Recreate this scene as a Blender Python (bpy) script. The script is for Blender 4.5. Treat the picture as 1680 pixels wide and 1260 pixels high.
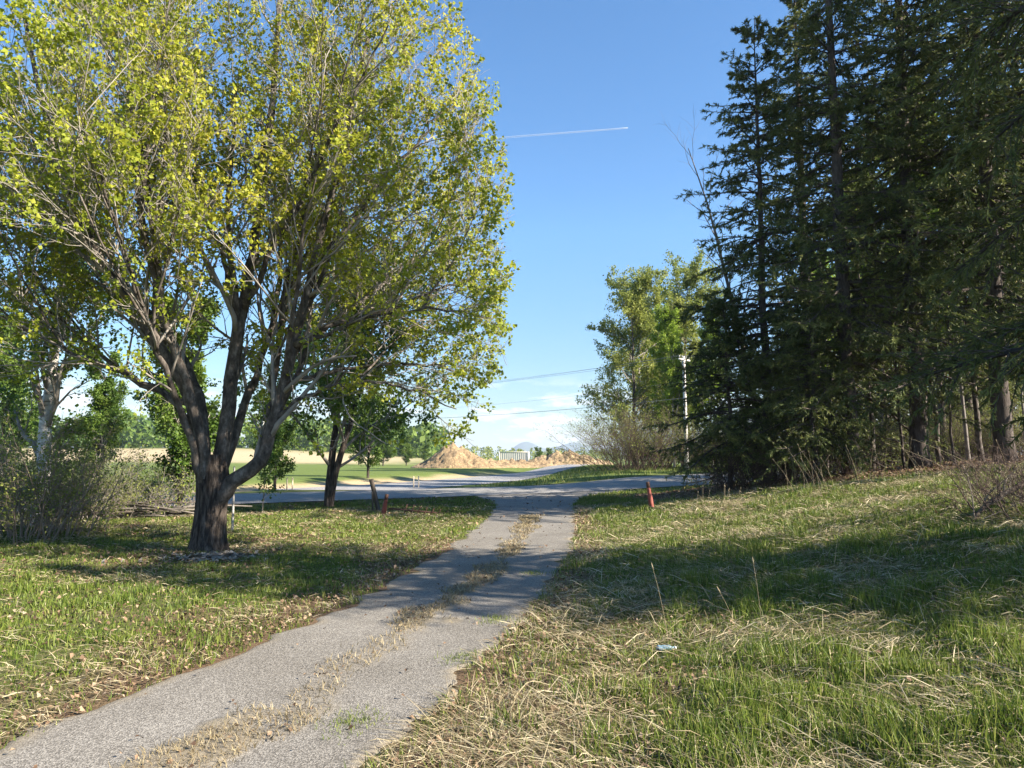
import bpy, math, numpy as np
from mathutils import Vector
R_ = math.radians
scn = bpy.context.scene
for o in list(bpy.data.objects): bpy.data.objects.remove(o)

# ------------------------------------------------------------------ camera
CAMH = 1.6
cam_d = bpy.data.cameras.new("camera"); cam = bpy.data.objects.new("camera", cam_d)
scn.collection.objects.link(cam); scn.camera = cam
cam.location = (0, 0, CAMH); cam.rotation_euler = (R_(90 + 5.8), 0, 0)
cam_d.sensor_width = 36; cam_d.lens = 36 * 1200 / 1680
cam_d.clip_start = 0.05; cam_d.clip_end = 80000

# ------------------------------------------------------------------ light
SUN_AZ, SUN_EL = R_(110), R_(31)
ts = Vector((math.sin(SUN_AZ) * math.cos(SUN_EL), math.cos(SUN_AZ) * math.cos(SUN_EL), math.sin(SUN_EL)))
sun_d = bpy.data.lights.new("sun", 'SUN'); sun_d.energy = 5.0; sun_d.angle = R_(0.5); sun_d.color = (1.0, 0.90, 0.76)
sun = bpy.data.objects.new("sun", sun_d); scn.collection.objects.link(sun)
sun.rotation_euler = ts.to_track_quat('Z', 'Y').to_euler(); sun.location = (30, 10, 40)

w = bpy.data.worlds.new("World"); scn.world = w; w.use_nodes = True
nt = w.node_tree; nt.nodes.clear()
out = nt.nodes.new('ShaderNodeOutputWorld'); bg = nt.nodes.new('ShaderNodeBackground')
sky = nt.nodes.new('ShaderNodeTexSky'); sky.sky_type = 'NISHITA'; sky.sun_disc = False
sky.sun_elevation = SUN_EL; sky.sun_rotation = SUN_AZ
sky.altitude = 200; sky.air_density = 1.0; sky.dust_density = 0.0; sky.ozone_density = 2.5
hsv = nt.nodes.new('ShaderNodeHueSaturation'); hsv.inputs['Saturation'].default_value = 1.18
nt.links.new(sky.outputs[0], hsv.inputs['Color'])
tc = nt.nodes.new('ShaderNodeTexCoord'); sep = nt.nodes.new('ShaderNodeSeparateXYZ')
nt.links.new(tc.outputs['Generated'], sep.inputs[0])
mp = nt.nodes.new('ShaderNodeMapping'); mp.inputs['Scale'].default_value = (9, 9, 34)
nt.links.new(tc.outputs['Generated'], mp.inputs[0])
cn = nt.nodes.new('ShaderNodeTexNoise'); cn.inputs['Scale'].default_value = 1.5; cn.inputs['Detail'].default_value = 7; cn.inputs['Roughness'].default_value = .62
nt.links.new(mp.outputs[0], cn.inputs['Vector'])
cr = nt.nodes.new('ShaderNodeValToRGB'); cr.color_ramp.elements[0].position = .49; cr.color_ramp.elements[1].position = .60
nt.links.new(cn.outputs['Fac'], cr.inputs[0])
band = nt.nodes.new('ShaderNodeValToRGB'); be = band.color_ramp
be.elements[0].position = 0.0; be.elements[0].color = (.75, .75, .75, 1); be.elements[1].position = .115; be.elements[1].color = (0, 0, 0, 1)
e = be.elements.new(.05); e.color = (.9, .9, .9, 1)
e = be.elements.new(.078); e.color = (.55, .55, .55, 1)
nt.links.new(sep.outputs['Z'], band.inputs[0])
mu = nt.nodes.new('ShaderNodeMath'); mu.operation = 'MULTIPLY'
nt.links.new(cr.outputs[0], mu.inputs[0]); nt.links.new(band.outputs[0], mu.inputs[1])
cm = nt.nodes.new('ShaderNodeMix'); cm.data_type = 'RGBA'; cm.inputs[7].default_value = (5.2, 5.3, 5.4, 1)
dk = nt.nodes.new('ShaderNodeMapRange'); dk.inputs['From Min'].default_value = 0; dk.inputs['From Max'].default_value = .3; dk.inputs['To Min'].default_value = .46; dk.inputs['To Max'].default_value = 1
nt.links.new(sep.outputs['Z'], dk.inputs['Value'])
dv = nt.nodes.new('ShaderNodeVectorMath'); dv.operation = 'SCALE'; nt.links.new(hsv.outputs[0], dv.inputs[0]); nt.links.new(dk.outputs[0], dv.inputs['Scale'])
nt.links.new(mu.outputs[0], cm.inputs[0]); nt.links.new(dv.outputs[0], cm.inputs[6])
nt.links.new(cm.outputs[2], bg.inputs['Color']); bg.inputs['Strength'].default_value = 0.075
nt.links.new(bg.outputs[0], out.inputs['Surface'])

vs = scn.view_settings; vs.view_transform = 'Standard'; vs.look = 'None'; vs.gamma = 1; vs.exposure = 1.85; vs.use_curve_mapping = False
cy = scn.cycles
cy.max_bounces = 6; cy.diffuse_bounces = 3; cy.glossy_bounces = 2; cy.transmission_bounces = 4; cy.transparent_max_bounces = 6; cy.volume_bounces = 0
cy.use_denoising = True; cy.caustics_reflective = False; cy.caustics_refractive = False
cy.sample_clamp_indirect = 6

# ------------------------------------------------------------------ helpers
rng = np.random.default_rng(7)
C = scn.collection

def hash2(ix, iy, s=0):
    h = (ix.astype(np.int64) * 374761393 + iy.astype(np.int64) * 668265263 + s * 144665) & 0x7fffffff
    h = ((h ^ (h >> 13)) * 1274126177) & 0x7fffffff
    return ((h ^ (h >> 16)) & 0xffff) / 65535.0

def vnoise(x, y, s=0):
    x = np.asarray(x, float); y = np.asarray(y, float)
    ix, iy = np.floor(x), np.floor(y); fx, fy = x - ix, y - iy
    fx = fx * fx * (3 - 2 * fx); fy = fy * fy * (3 - 2 * fy)
    a = hash2(ix, iy, s); b = hash2(ix + 1, iy, s); c = hash2(ix, iy + 1, s); d = hash2(ix + 1, iy + 1, s)
    return (a * (1 - fx) + b * fx) * (1 - fy) + (c * (1 - fx) + d * fx) * fy

def fbm(x, y, s=0, n=3):
    v = 0; a = .5; t = 0
    for k in range(n):
        v = v + a * vnoise(np.asarray(x) * 2 ** k, np.asarray(y) * 2 ** k, s + k); t += a; a *= .5
    return v / t

def sstep(a, b, x):
    t = np.clip((np.asarray(x, float) - a) / (b - a), 0, 1); return t * t * (3 - 2 * t)

YS = [-4, 0, 4.1, 5.6, 8.4, 12.5, 17.5, 25, 28, 30.5, 31.5, 33, 35, 36.3]
LX = [-5.2, -4.0, -2.85, -2.4, -1.75, -1.2, -.8, -.5, -.75, -1.7, -1.4, .8, 3.7, 5.6]
RX = [-3.0, -1.75, -.62, -.33, .32, 1.0, 1.5, 2.1, 2.5, 3.0, 3.3, 4.0, 5.0, 5.9]
def dl(y): return np.interp(y, YS, LX)
def dr(y): return np.interp(y, YS, RX)

# main road line
RP = np.array([-7.9, 27.0]); RD = np.array([.83, .557]); RN = np.array([-.557, .83]); RW = 7.4
SIDE_Y = [30, 38, 46, 60, 84, 120, 190, 300]; SIDE_X = [-13, -8.5, -4.8, -.6, 4.6, 10.2, 21, 38]
def roadc(x, y):
    px, py = np.asarray(x) - RP[0], np.asarray(y) - RP[1]
    return px * RD[0] + py * RD[1], px * RN[0] + py * RN[1]     # along, across (0..RW on the road)

def gz(x, y):
    x = np.asarray(x, float); y = np.asarray(y, float)
    t, n = roadc(x, y)
    q = x - (dr(np.clip(y, -4, 27)) + 1.5)
    bank = .215 * np.log1p(np.exp(np.clip(q, -20, 60) / .9)) * .9
    bank = 2.3 * (1 - np.exp(-bank / 2.3))
    bank = bank * (1 - sstep(20, 44, y - .35 * (x - 10)))
    off = sstep(-.5, -7, n)                # zero near the road and beyond it
    bank = bank * np.where(y > 22, off, 1)
    bump = (fbm(x * .8, y * .8, 3) - .5) * .13 * sstep(.2, 1.6, q) * off
    lawn = (fbm(x * .6, y * .6, 9) - .5) * .08 * sstep(.2, 2, dl(np.clip(y, -4, 30)) - x) * off
    far = sstep(50, 420, y) * 7.5 * sstep(10, -120, x) - .4 * sstep(60, 200, y) * sstep(-60, 20, x)
    ditch = -.25 * np.exp(-((n + 2.5) / 1.4) ** 2) * sstep(4, 10, np.abs(x - 1.2))
    sc = x - np.interp(y, SIDE_Y, SIDE_X)
    fieldrise = .38 * sstep(-3.6, -7.5, sc) * sstep(RW + .3, RW + 5, n) * sstep(160, 90, y)
    grove = .75 * sstep(28, 62, y) * sstep(0, 9, x) * sstep(200, 110, y)
    return bank + bump + lawn + far + ditch + fieldrise + grove

def mesh(name, V, quads=None, tris=None, rnd=None, mat=None, smooth=False, attrs=None):
    me = bpy.data.meshes.new(name); V = np.asarray(V, np.float32).reshape(-1, 3)
    idx = []; tot = []
    if quads is not None and len(quads): q = np.asarray(quads, np.int32).reshape(-1, 4); idx.append(q.ravel()); tot.append(np.full(len(q), 4))
    if tris is not None and len(tris): t = np.asarray(tris, np.int32).reshape(-1, 3); idx.append(t.ravel()); tot.append(np.full(len(t), 3))
    idx = np.concatenate(idx); tot = np.concatenate(tot).astype(np.int32)
    me.vertices.add(len(V)); me.vertices.foreach_set('co', V.ravel())
    me.loops.add(len(idx)); me.loops.foreach_set('vertex_index', idx.astype(np.int32))
    me.polygons.add(len(tot)); st = np.concatenate([[0], np.cumsum(tot)[:-1]]).astype(np.int32)
    me.polygons.foreach_set('loop_start', st); me.polygons.foreach_set('loop_total', tot)
    if smooth: me.polygons.foreach_set('use_smooth', np.ones(len(tot), bool))
    at = dict(attrs or {})
    if rnd is not None: at['rnd'] = rnd
    for k, v in at.items():
        a = me.attributes.new(k, 'FLOAT', 'POINT'); a.data.foreach_set('value', np.asarray(v, np.float32))
    me.update(calc_edges=True)
    if mat: me.materials.append(mat)
    return me

class MB:
    def __init__(s): s.V = []; s.Q = []; s.T = []; s.r = []; s.n = 0
    def add(s, V, Q=None, T=None, r=None):
        V = np.asarray(V, float).reshape(-1, 3)
        if Q is not None and len(Q): s.Q.append(np.asarray(Q).reshape(-1, 4) + s.n)
        if T is not None and len(T): s.T.append(np.asarray(T).reshape(-1, 3) + s.n)
        s.V.append(V); s.r.append(np.full(len(V), .5) if r is None else np.broadcast_to(r, (len(V),)))
        s.n += len(V); return s
    def tubes(s, P, Rr, k=6, cap=True, r=None):
        P = np.asarray(P, float); Rr = np.asarray(Rr, float)
        if P.ndim == 2: P = P[None]; Rr = Rr[None]
        N, n, _ = P.shape
        T = np.gradient(P, axis=1); T /= np.linalg.norm(T, axis=2, keepdims=True) + 1e-9
        main = P[:, -1] - P[:, 0]; ref = np.where((np.abs(main[:, 2:3]) > .8 * np.linalg.norm(main, axis=1, keepdims=True)), [[1., 0, 0]], [[0, 0, 1.]])
        U = np.cross(T, ref[:, None, :]); U /= np.linalg.norm(U, axis=2, keepdims=True) + 1e-9
        W = np.cross(T, U)
        a = np.arange(k) * 2 * np.pi / k
        ring = P[:, :, None] + Rr[:, :, None, None] * (U[:, :, None] * np.cos(a)[:, None] + W[:, :, None] * np.sin(a)[:, None])
        base = np.arange(N)[:, None, None] * n * k + np.arange(n - 1)[None, :, None] * k
        j = np.arange(k); j2 = (j + 1) % k
        Q = np.stack([base + j, base + j2, base + k + j2, base + k + j], -1).reshape(-1, 4)
        T3 = []
        if cap:
            b0 = np.arange(N) * n * k + (n - 1) * k
            for q in range(1, k - 1): T3.append(np.stack([b0, b0 + q, b0 + q + 1], -1))
            b1 = np.arange(N) * n * k
            for q in range(1, k - 1): T3.append(np.stack([b1, b1 + q + 1, b1 + q], -1))
            T3 = np.concatenate(T3)
        rr = None if r is None else np.repeat(np.asarray(r), n * k)
        s.add(ring.reshape(-1, 3), Q, T3, rr); return s
    def box(s, x0, x1, y0, y1, z0, z1):
        V = [(x, y, z) for z in (z0, z1) for y in (y0, y1) for x in (x0, x1)]
        Q = [(0, 2, 3, 1), (4, 5, 7, 6), (0, 1, 5, 4), (2, 6, 7, 3), (0, 4, 6, 2), (1, 3, 7, 5)]
        s.add(V, Q); return s
    def mesh(s, name, mat, smooth=False):
        return mesh(name, np.concatenate(s.V), np.concatenate(s.Q) if s.Q else None, np.concatenate(s.T) if s.T else None, np.concatenate(s.r), mat, smooth)

def thing(name, label, cat, loc=(0, 0, 0), rz=0, group=None, sc=1, kind=None):
    o = bpy.data.objects.new(name, None); C.objects.link(o); o.empty_display_size = .2
    o.location = loc; o.rotation_euler = (0, 0, rz); o.scale = (sc,) * 3 if np.isscalar(sc) else sc
    o['label'] = label; o['category'] = cat
    if group: o['group'] = group
    return o
def part(name, me, parent=None, label=None):
    o = bpy.data.objects.new(name, me); C.objects.link(o)
    if parent: o.parent = parent
    if label: o['label'] = label
    return o
def tag(o, label=None, cat=None, kind=None, group=None):
    if label: o['label'] = label
    if cat: o['category'] = cat
    if kind: o['kind'] = kind
    if group: o['group'] = group
    return o
def at(px, d):           # a point on the ground seen at photo column px, d metres out
    x = (px - 840) / 1200 * d
    return (x, d, float(gz(x, d)) - .03)

# ------------------------------------------------------------------ materials
def newmat(name):
    m = bpy.data.materials.new(name); m.use_nodes = True
    return m, m.node_tree, m.node_tree.nodes['Principled BSDF'], m.node_tree.nodes['Material Output']
def ramp(nt, stops, inp):
    r = nt.nodes.new('ShaderNodeValToRGB'); el = r.color_ramp.elements
    el[0].position = stops[0][0]; el[0].color = (*stops[0][1], 1)
    el[1].position = stops[-1][0]; el[1].color = (*stops[-1][1], 1)
    for p, c in stops[1:-1]: e = el.new(p); e.color = (*c, 1)
    nt.links.new(inp, r.inputs[0]); return r.outputs[0]
def noise(nt, scale, detail=4, rough=.6, sc=None, coord='Object'):
    t = nt.nodes.new('ShaderNodeTexCoord'); n = nt.nodes.new('ShaderNodeTexNoise')
    n.inputs['Scale'].default_value = scale; n.inputs['Detail'].default_value = detail; n.inputs['Roughness'].default_value = rough
    if sc:
        m = nt.nodes.new('ShaderNodeMapping'); m.inputs['Scale'].default_value = sc
        nt.links.new(t.outputs[coord], m.inputs[0]); nt.links.new(m.outputs[0], n.inputs['Vector'])
    else: nt.links.new(t.outputs[coord], n.inputs['Vector'])
    return n.outputs['Fac']
def mixc(nt, fac, a, b, mode='MIX'):
    m = nt.nodes.new('ShaderNodeMix'); m.data_type = 'RGBA'; m.blend_type = mode
    for i, v in ((0, fac), (6, a), (7, b)):
        if isinstance(v, (int, float)): m.inputs[i].default_value = v
        elif isinstance(v, tuple): m.inputs[i].default_value = (*v, 1)
        else: nt.links.new(v, m.inputs[i])
    return m.outputs[2]
def attr(nt, name):
    a = nt.nodes.new('ShaderNodeAttribute'); a.attribute_name = name; return a.outputs['Fac']
def bump(nt, h, strength, dist, bsdf):
    b = nt.nodes.new('ShaderNodeBump'); b.inputs['Strength'].default_value = strength; b.inputs['Distance'].default_value = dist
    nt.links.new(h, b.inputs['Height']); nt.links.new(b.outputs[0], bsdf.inputs['Normal'])

def leafmat(name, stops, trans=.35, rough=.55, spec=.3):
    m, nt, p, o = newmat(name)
    c = ramp(nt, stops, attr(nt, 'rnd'))
    nt.links.new(c, p.inputs['Base Color']); p.inputs['Roughness'].default_value = rough; p.inputs['Specular IOR Level'].default_value = spec
    t = nt.nodes.new('ShaderNodeBsdfTranslucent'); nt.links.new(c, t.inputs['Color'])
    mx = nt.nodes.new('ShaderNodeMixShader'); mx.inputs[0].default_value = trans
    nt.links.new(p.outputs[0], mx.inputs[1]); nt.links.new(t.outputs[0], mx.inputs[2]); nt.links.new(mx.outputs[0], o.inputs['Surface'])
    return m
def barkmat(name, stops, sc=(9, 9, 2.2), scale=1.6, bs=.7, bd=.03):
    m, nt, p, o = newmat(name)
    n = noise(nt, scale, 6, .68, sc)
    nt.links.new(ramp(nt, stops, n), p.inputs['Base Color']); p.inputs['Roughness'].default_value = .9; p.inputs['Specular IOR Level'].default_value = .15
    bump(nt, n, bs, bd, p); return m
def plain(name, col, rough=.6, metal=0, var=.25, scale=6, bs=0, sc=None):
    m, nt, p, o = newmat(name)
    n = noise(nt, scale, 5, .65, sc)
    lo = tuple(c * (1 - var) for c in col); hi = tuple(min(1, c * (1 + var)) for c in col)
    nt.links.new(ramp(nt, [(.3, lo), (.7, hi)], n), p.inputs['Base Color'])
    p.inputs['Roughness'].default_value = rough; p.inputs['Metallic'].default_value = metal
    if bs: bump(nt, n, bs, .02, p)
    return m

M = {}
M['maple_leaf'] = leafmat('maple_leaf', [(0, (.14, .20, .02)), (.45, (.27, .32, .03)), (.8, (.42, .42, .045)), (1, (.54, .44, .06))], .5)
M['leaf_green'] = leafmat('leaf_green', [(0, (.05, .10, .018)), (.5, (.10, .17, .025)), (1, (.19, .25, .04))], .4)
M['leaf_fresh'] = leafmat('leaf_fresh', [(0, (.14, .22, .02)), (.5, (.24, .34, .035)), (1, (.36, .43, .07))], .45)
M['leaf_pale'] = leafmat('leaf_pale', [(0, (.13, .17, .035)), (.5, (.23, .27, .055)), (1, (.36, .37, .09))], .45)
M['needle'] = leafmat('needle', [(0, (.048, .064, .024)), (.45, (.10, .125, .038)), (.8, (.19, .205, .06)), (1, (.29, .25, .10))], .3, .6, .15)
M['bark'] = barkmat('bark', [(.34, (.016, .013, .011)), (.5, (.06, .048, .040)), (.7, (.17, .14, .115))], (11, 11, 1.8), 1.9, 1., .06)
M['limb_bark'] = barkmat('limb_bark', [(.3, (.022, .018, .016)), (.5, (.085, .072, .061)), (.72, (.24, .21, .185))], (6, 6, 3), 1.6, .4, .01)
M['twig'] = plain('twig', (.24, .215, .185), .8, 0, .35, 3)
M['grey_twig'] = plain('grey_twig', (.15, .13, .11), .85, 0, .35, 3)
M['red_twig'] = plain('red_twig', (.085, .055, .042), .85, 0, .35, 3)
M['red_brown'] = plain('red_brown', (.21, .165, .13), .85, 0, .35, 3)
M['pale_bark'] = barkmat('pale_bark', [(.34, (.10, .09, .08)), (.46, (.30, .28, .26)), (.7, (.46, .44, .41))], (2, 2, 9), 1.3, .3, .01)
M['spruce_bark'] = barkmat('spruce_bark', [(.3, (.035, .028, .024)), (.7, (.12, .10, .088))])
M['birch_bark'] = barkmat('birch_bark', [(.34, (.06, .05, .045)), (.44, (.45, .42, .39)), (.7, (.72, .70, .66))], (2, 2, 9), 1.3, .3, .01)
M['pole_wood'] = barkmat('pole_wood', [(.3, (.42, .40, .37)), (.7, (.68, .66, .62))], (12, 12, .6), 1.2, .3, .01)
M['old_wood'] = barkmat('old_wood', [(.3, (.045, .036, .03)), (.7, (.14, .115, .095))], (14, 14, 1.2), 1.2, .5, .01)
M['rust'] = plain('rust', (.10, .05, .035), .8, .3, .5, 14, .4)
M['red_rust'] = plain('red_rust', (.25, .062, .042), .7, .1, .45, 10, .3)
M['grass'] = leafmat('grass', [(0, (.055, .095, .014)), (.38, (.115, .165, .024)), (.66, (.20, .235, .045)), (.84, (.32, .30, .11)), (1, (.45, .39, .20))], .35, .5)
M['straw'] = leafmat('straw', [(0, (.15, .11, .06)), (.5, (.33, .275, .16)), (1, (.55, .48, .32))], .25, .6)
M['dead_leaf'] = leafmat('dead_leaf', [(0, (.06, .035, .022)), (.4, (.16, .10, .06)), (.75, (.27, .18, .11)), (1, (.38, .29, .20))], .15, .7)
M['stalk'] = plain('stalk', (.32, .26, .16), .7, 0, .25, 8)
M['ceramic'] = plain('ceramic', (.35, .34, .33), .3, 0, .1)
M['steel'] = plain('steel', (.33, .33, .33), .4, .8, .1)
M['cable'] = plain('cable', (.22, .22, .24), .6, 0, .1)
M['beige_steel'] = plain('beige_steel', (.60, .56, .48), .5, 0, .10, .8)
M['white_sunlit_steel'] = plain('white_sunlit_steel', (.72, .72, .69), .45, 0, .08, .8)  # white bottle cap; on the container doors, sunlight put into the colour
M['stake'] = plain('stake', (.60, .50, .36), .7, 0, .2)

# ------------------------------------------------------------------ ground sheet
def stretch(lo, hi, fine_lo, fine_hi, step, grow=1.16):
    a = list(np.arange(fine_lo, fine_hi, step)); s = step; v = a[-1]
    while v < hi: s *= grow; v += s; a.append(v)
    s = step; v = a[0]; b = []
    while v > lo: s *= grow; v -= s; b.append(v)
    return np.array(b[::-1] + a)
def grid(xs, ys, zf):
    X, Y = np.meshgrid(xs, ys); nx, ny = len(xs), len(ys)
    V = np.stack([X, Y, zf(X, Y)], -1).reshape(-1, 3)
    i = np.arange(ny - 1)[:, None] * nx + np.arange(nx - 1)
    return V, np.stack([i, i + 1, i + nx + 1, i + nx], -1).reshape(-1, 4)

def sidec(x, y):          # side gravel road, signed offset from its centre line
    return x - np.interp(y, SIDE_Y, SIDE_X)
def forest_mask(x, y):
    edge = np.interp(x, [3, 5, 7, 10, 14, 20, 40], [32, 23, 20.4, 19.2, 18.4, 18.5, 20])
    t, n = roadc(x, y)
    return sstep(-.6, .8, y - edge + (fbm(x * .5, y * .5, 21) - .5) * 2.5) * sstep(3.5, 5, x) * sstep(-2.5, -4.0, n)
def leafbed_mask(x, y):
    g = np.clip(y, -4, 36.2); el = dl(g) - x
    a = sstep(1.5, .1, el + (fbm(x * 1.6, y * 1.6, 31) - .5) * 1.6) * (el > -.2) * (y < 14)
    b = sstep(.62, .78, fbm(x * .9, y * .9, 37)) * (el > 0)
    c = np.exp(-((x + 5.3) ** 2 + (y - 12.3) ** 2) / 2.2)
    d = sstep(.6, .1, np.abs(x - dr(g) - .15) + (fbm(x * 2, y * 2, 41) - .5) * .6) * (y < 24)
    d = np.maximum(d, .8 * sstep(1.7, .4, np.abs(x - dr(g) - .4) + (fbm(x * 2.4, y * 2.4, 43) - .5) * 3.2) * (x > dr(g)) * sstep(8, 6, y))
    return np.clip(np.maximum.reduce([a, b * .8, c, d]), 0, 1)

xs = stretch(-9000, 9000, -16, 22, .22); ys = stretch(-60, 9000, 1.5, 40, .22)
V, Q = grid(xs, ys, gz); X, Y = V[:, 0], V[:, 1]
t_, n_ = roadc(X, Y)
beyond = sstep(RW + .5, RW + 2.5, n_)
tan_ = sstep(150, 185, Y - .25 * X + 25 * (fbm(X * .02, Y * .02, 5) - .5)) * sstep(330, 260, Y) * sstep(-15, -45, X)
sc_ = sidec(X, Y)
sand = np.clip(beyond * np.maximum(sstep(-6.2, -4.6, sc_ + 2 * (fbm(X * .3, Y * .3, 8) - .5)) * sstep(-2.6, -3.6, sc_) * sstep(85, 60, Y) * sstep(-30, -20, X),
                                  sstep(4, 5, .6 * sc_ + 2 * (fbm(X * .3, Y * .3, 18) - .5)) * sstep(9, 6.5, sc_) * sstep(46, 40, Y)), 0, 1)
g_me = mesh('ground', V, Q, smooth=True, attrs={'forest': np.clip(np.maximum(forest_mask(X, Y), leafbed_mask(X, Y)), 0, 1), 'tan': tan_, 'sand': sand, 'field': beyond})
m, nt, p, o = newmat('ground')
n1 = noise(nt, 1.3, 6, .7); n2 = noise(nt, 45, 4, .7); n3 = noise(nt, 9, 5, .7)
lawn = mixc(nt, ramp(nt, [(.38, (0, 0, 0)), (.62, (1, 1, 1))], n3), ramp(nt, [(.3, (.05, .055, .018)), (.7, (.14, .13, .06))], n2), ramp(nt, [(.3, (.06, .085, .018)), (.7, (.13, .15, .04))], n2))
duff = ramp(nt, [(.3, (.045, .030, .020)), (.5, (.12, .08, .05)), (.72, (.25, .17, .105))], n2)
field = ramp(nt, [(.35, (.085, .125, .03)), (.65, (.14, .175, .045))], n3)
tanc = ramp(nt, [(.35, (.33, .26, .15)), (.65, (.45, .37, .23))], n1)
sandc = ramp(nt, [(.3, (.30, .22, .12)), (.7, (.50, .39, .25))], n3)
c = mixc(nt, attr(nt, 'forest'), lawn, duff); c = mixc(nt, attr(nt, 'field'), c, field); c = mixc(nt, attr(nt, 'tan'), c, tanc); c = mixc(nt, attr(nt, 'sand'), c, sandc)
nt.links.new(c, p.inputs['Base Color']); p.inputs['Roughness'].default_value = .95; p.inputs['Specular IOR Level'].default_value = .1
bump(nt, n2, .6, .03, p)
g_me.materials.append(m); tag(part('ground', g_me), kind='structure')

# ------------------------------------------------------------------ driveway, road, gravel side road
def asphalt(name, lo, hi, strip=False, speck=260):
    m, nt, p, o = newmat(name)
    t = nt.nodes.new('ShaderNodeTexCoord'); vo = nt.nodes.new('ShaderNodeTexVoronoi'); vo.inputs['Scale'].default_value = speck / 2.1
    nt.links.new(t.outputs['Object'], vo.inputs['Vector'])
    sp = nt.nodes.new('ShaderNodeSeparateColor'); nt.links.new(vo.outputs['Color'], sp.inputs[0])
    mid = tuple((a + b) / 2 for a, b in zip(lo, hi))
    c = ramp(nt, [(.05, tuple(v * .7 for v in lo)), (.35, lo), (.8, hi), (1, tuple(min(1, v * 1.2) for v in hi))], sp.outputs[0])
    big = noise(nt, .8, 5, .6)
    c = mixc(nt, .7, c, ramp(nt, [(.3, (.62, .60, .57)), (.68, (1.0, 1.0, 1.0))], big), 'MULTIPLY')
    if strip:
        soil = ramp(nt, [(.3, (.11, .09, .065)), (.7, (.30, .26, .19))], noise(nt, 60, 4, .7))
        c = mixc(nt, attr(nt, 'mid'), c, soil)
    nt.links.new(c, p.inputs['Base Color']); p.inputs['Roughness'].default_value = .9; p.inputs['Specular IOR Level'].default_value = .2
    bump(nt, vo.outputs['Distance'], .5, .006, p)
    return m
def strip_mask(u, y, x):
    c = .52 + .05 * (vnoise(y * .5, y * 0, 4) - .5); wd = .085 + .05 * (vnoise(y * .9, y * 0, 6) - .5)
    nn = (fbm(x * 4, y * 2.2, 12) - .5) * .22
    gate = sstep(21, 19.5, y) * sstep(.34, .56, fbm(y * .55, y * 0 + 3.3, 14, 2))
    return sstep(wd + .03, wd - .035, np.abs(u - c) + nn) * (.3 * sstep(21.5, 19.5, y) + .7 * gate)
yy = np.concatenate([np.arange(-3, 9, .05), np.arange(9, 36.2, .12)]); uu = np.linspace(0, 1, 61)
U, Yd = np.meshgrid(uu, yy)
ragl = (fbm(Yd * 2.2, Yd * 0, 51, 5) - .5) * .42; ragr = (fbm(Yd * 2.2, Yd * 0, 57, 5) - .5) * .5
Xd = dl(Yd) + ragl + (dr(Yd) + ragr - dl(Yd) - ragl) * U
md = strip_mask(U, Yd, Xd)
Zd = gz(Xd, Yd) + .014 + .02 * md * fbm(Xd * 9, Yd * 9, 3) - .02 * np.exp(-((U - .25) / .1) ** 2) * 0 - .016 * ((U < .005) | (U > .995))
edge_dirt = sstep(.07, .0, U + (fbm(Xd * 4, Yd * 4, 61) - .5) * .1) + sstep(.93, 1, U + (fbm(Xd * 4, Yd * 4, 63) - .5) * .1)
nx = len(uu); i = np.arange(len(yy) - 1)[:, None] * nx + np.arange(nx - 1)
dm = mesh('driveway', np.stack([Xd, Yd, Zd], -1).reshape(-1, 3), np.stack([i, i + 1, i + nx + 1, i + nx], -1).reshape(-1, 4), smooth=True,
          mat=asphalt('driveway', (.155, .143, .126), (.278, .261, .232), True), attrs={'mid': np.clip(md + .7 * edge_dirt, 0, 1).ravel()})
tag(part('driveway', dm), kind='structure')

tt = np.arange(-45, 130, .6); nn_ = np.linspace(0, RW, 13)
T, N_ = np.meshgrid(tt, nn_); bend = np.zeros_like(T)
Xr = RP[0] + RD[0] * T + RN[0] * N_; Yr = RP[1] + RD[1] * T + RN[1] * N_
nx = len(tt); i = np.arange(len(nn_) - 1)[:, None] * nx + np.arange(nx - 1)
Zr = gz(Xr, Yr) + .03 + .05 * (1 - ((N_ - RW / 2) / (RW / 2)) ** 2)
rm = mesh('road', np.stack([Xr, Yr, Zr], -1).reshape(-1, 3), np.stack([i, i + nx, i + nx + 1, i + 1], -1).reshape(-1, 4), smooth=True, mat=asphalt('road', (.225, .215, .20), (.33, .317, .295), speck=180))
tag(part('road', rm), kind='structure')
yy = np.arange(37, 300, 1.0); ww = np.linspace(-3.6, 3.6, 11); Wd, Ys = np.meshgrid(ww, yy)
Xs = Wd * (.9 + .2 * sstep(44, 36, Ys) + .06 * (fbm(Ys * .5, Ys * 0, 3) - .5)) - sidec(0 * Ys, Ys); nx = len(ww); i = np.arange(len(yy) - 1)[:, None] * nx + np.arange(nx - 1)
sm = mesh('side_road', np.stack([Xs, Ys, gz(Xs, Ys) + .022], -1).reshape(-1, 3), np.stack([i, i + 1, i + nx + 1, i + nx], -1).reshape(-1, 4), smooth=True, mat=asphalt('gravel_road', (.24, .235, .23), (.38, .37, .36), speck=90))
tag(part('gravel_side_road', sm), kind='structure')

# far hills
xs = np.arange(-400, 1500, 20.); ys = np.arange(5400, 7400, 40.)
def hz(X, Y):
    h = 112 * np.exp(-((X - 105) / 150) ** 2) + 96 * np.exp(-((X - 540) / 190) ** 2) + 48 * np.exp(-((X - 330) / 300) ** 2) + 40 * np.exp(-((X - 900) / 250) ** 2)
    return (h * (1 + .25 * (fbm(X * .008, Y * .008, 71) - .5))) * np.exp(-((Y - 6200) / 380) ** 2) - 4
V, Q = grid(xs, ys, hz)
tag(part('hills', mesh('hills', V, Q, smooth=True, mat=plain('hill_forest', (.05, .075, .04), .9, 0, .3, .01))), kind='structure')

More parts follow.
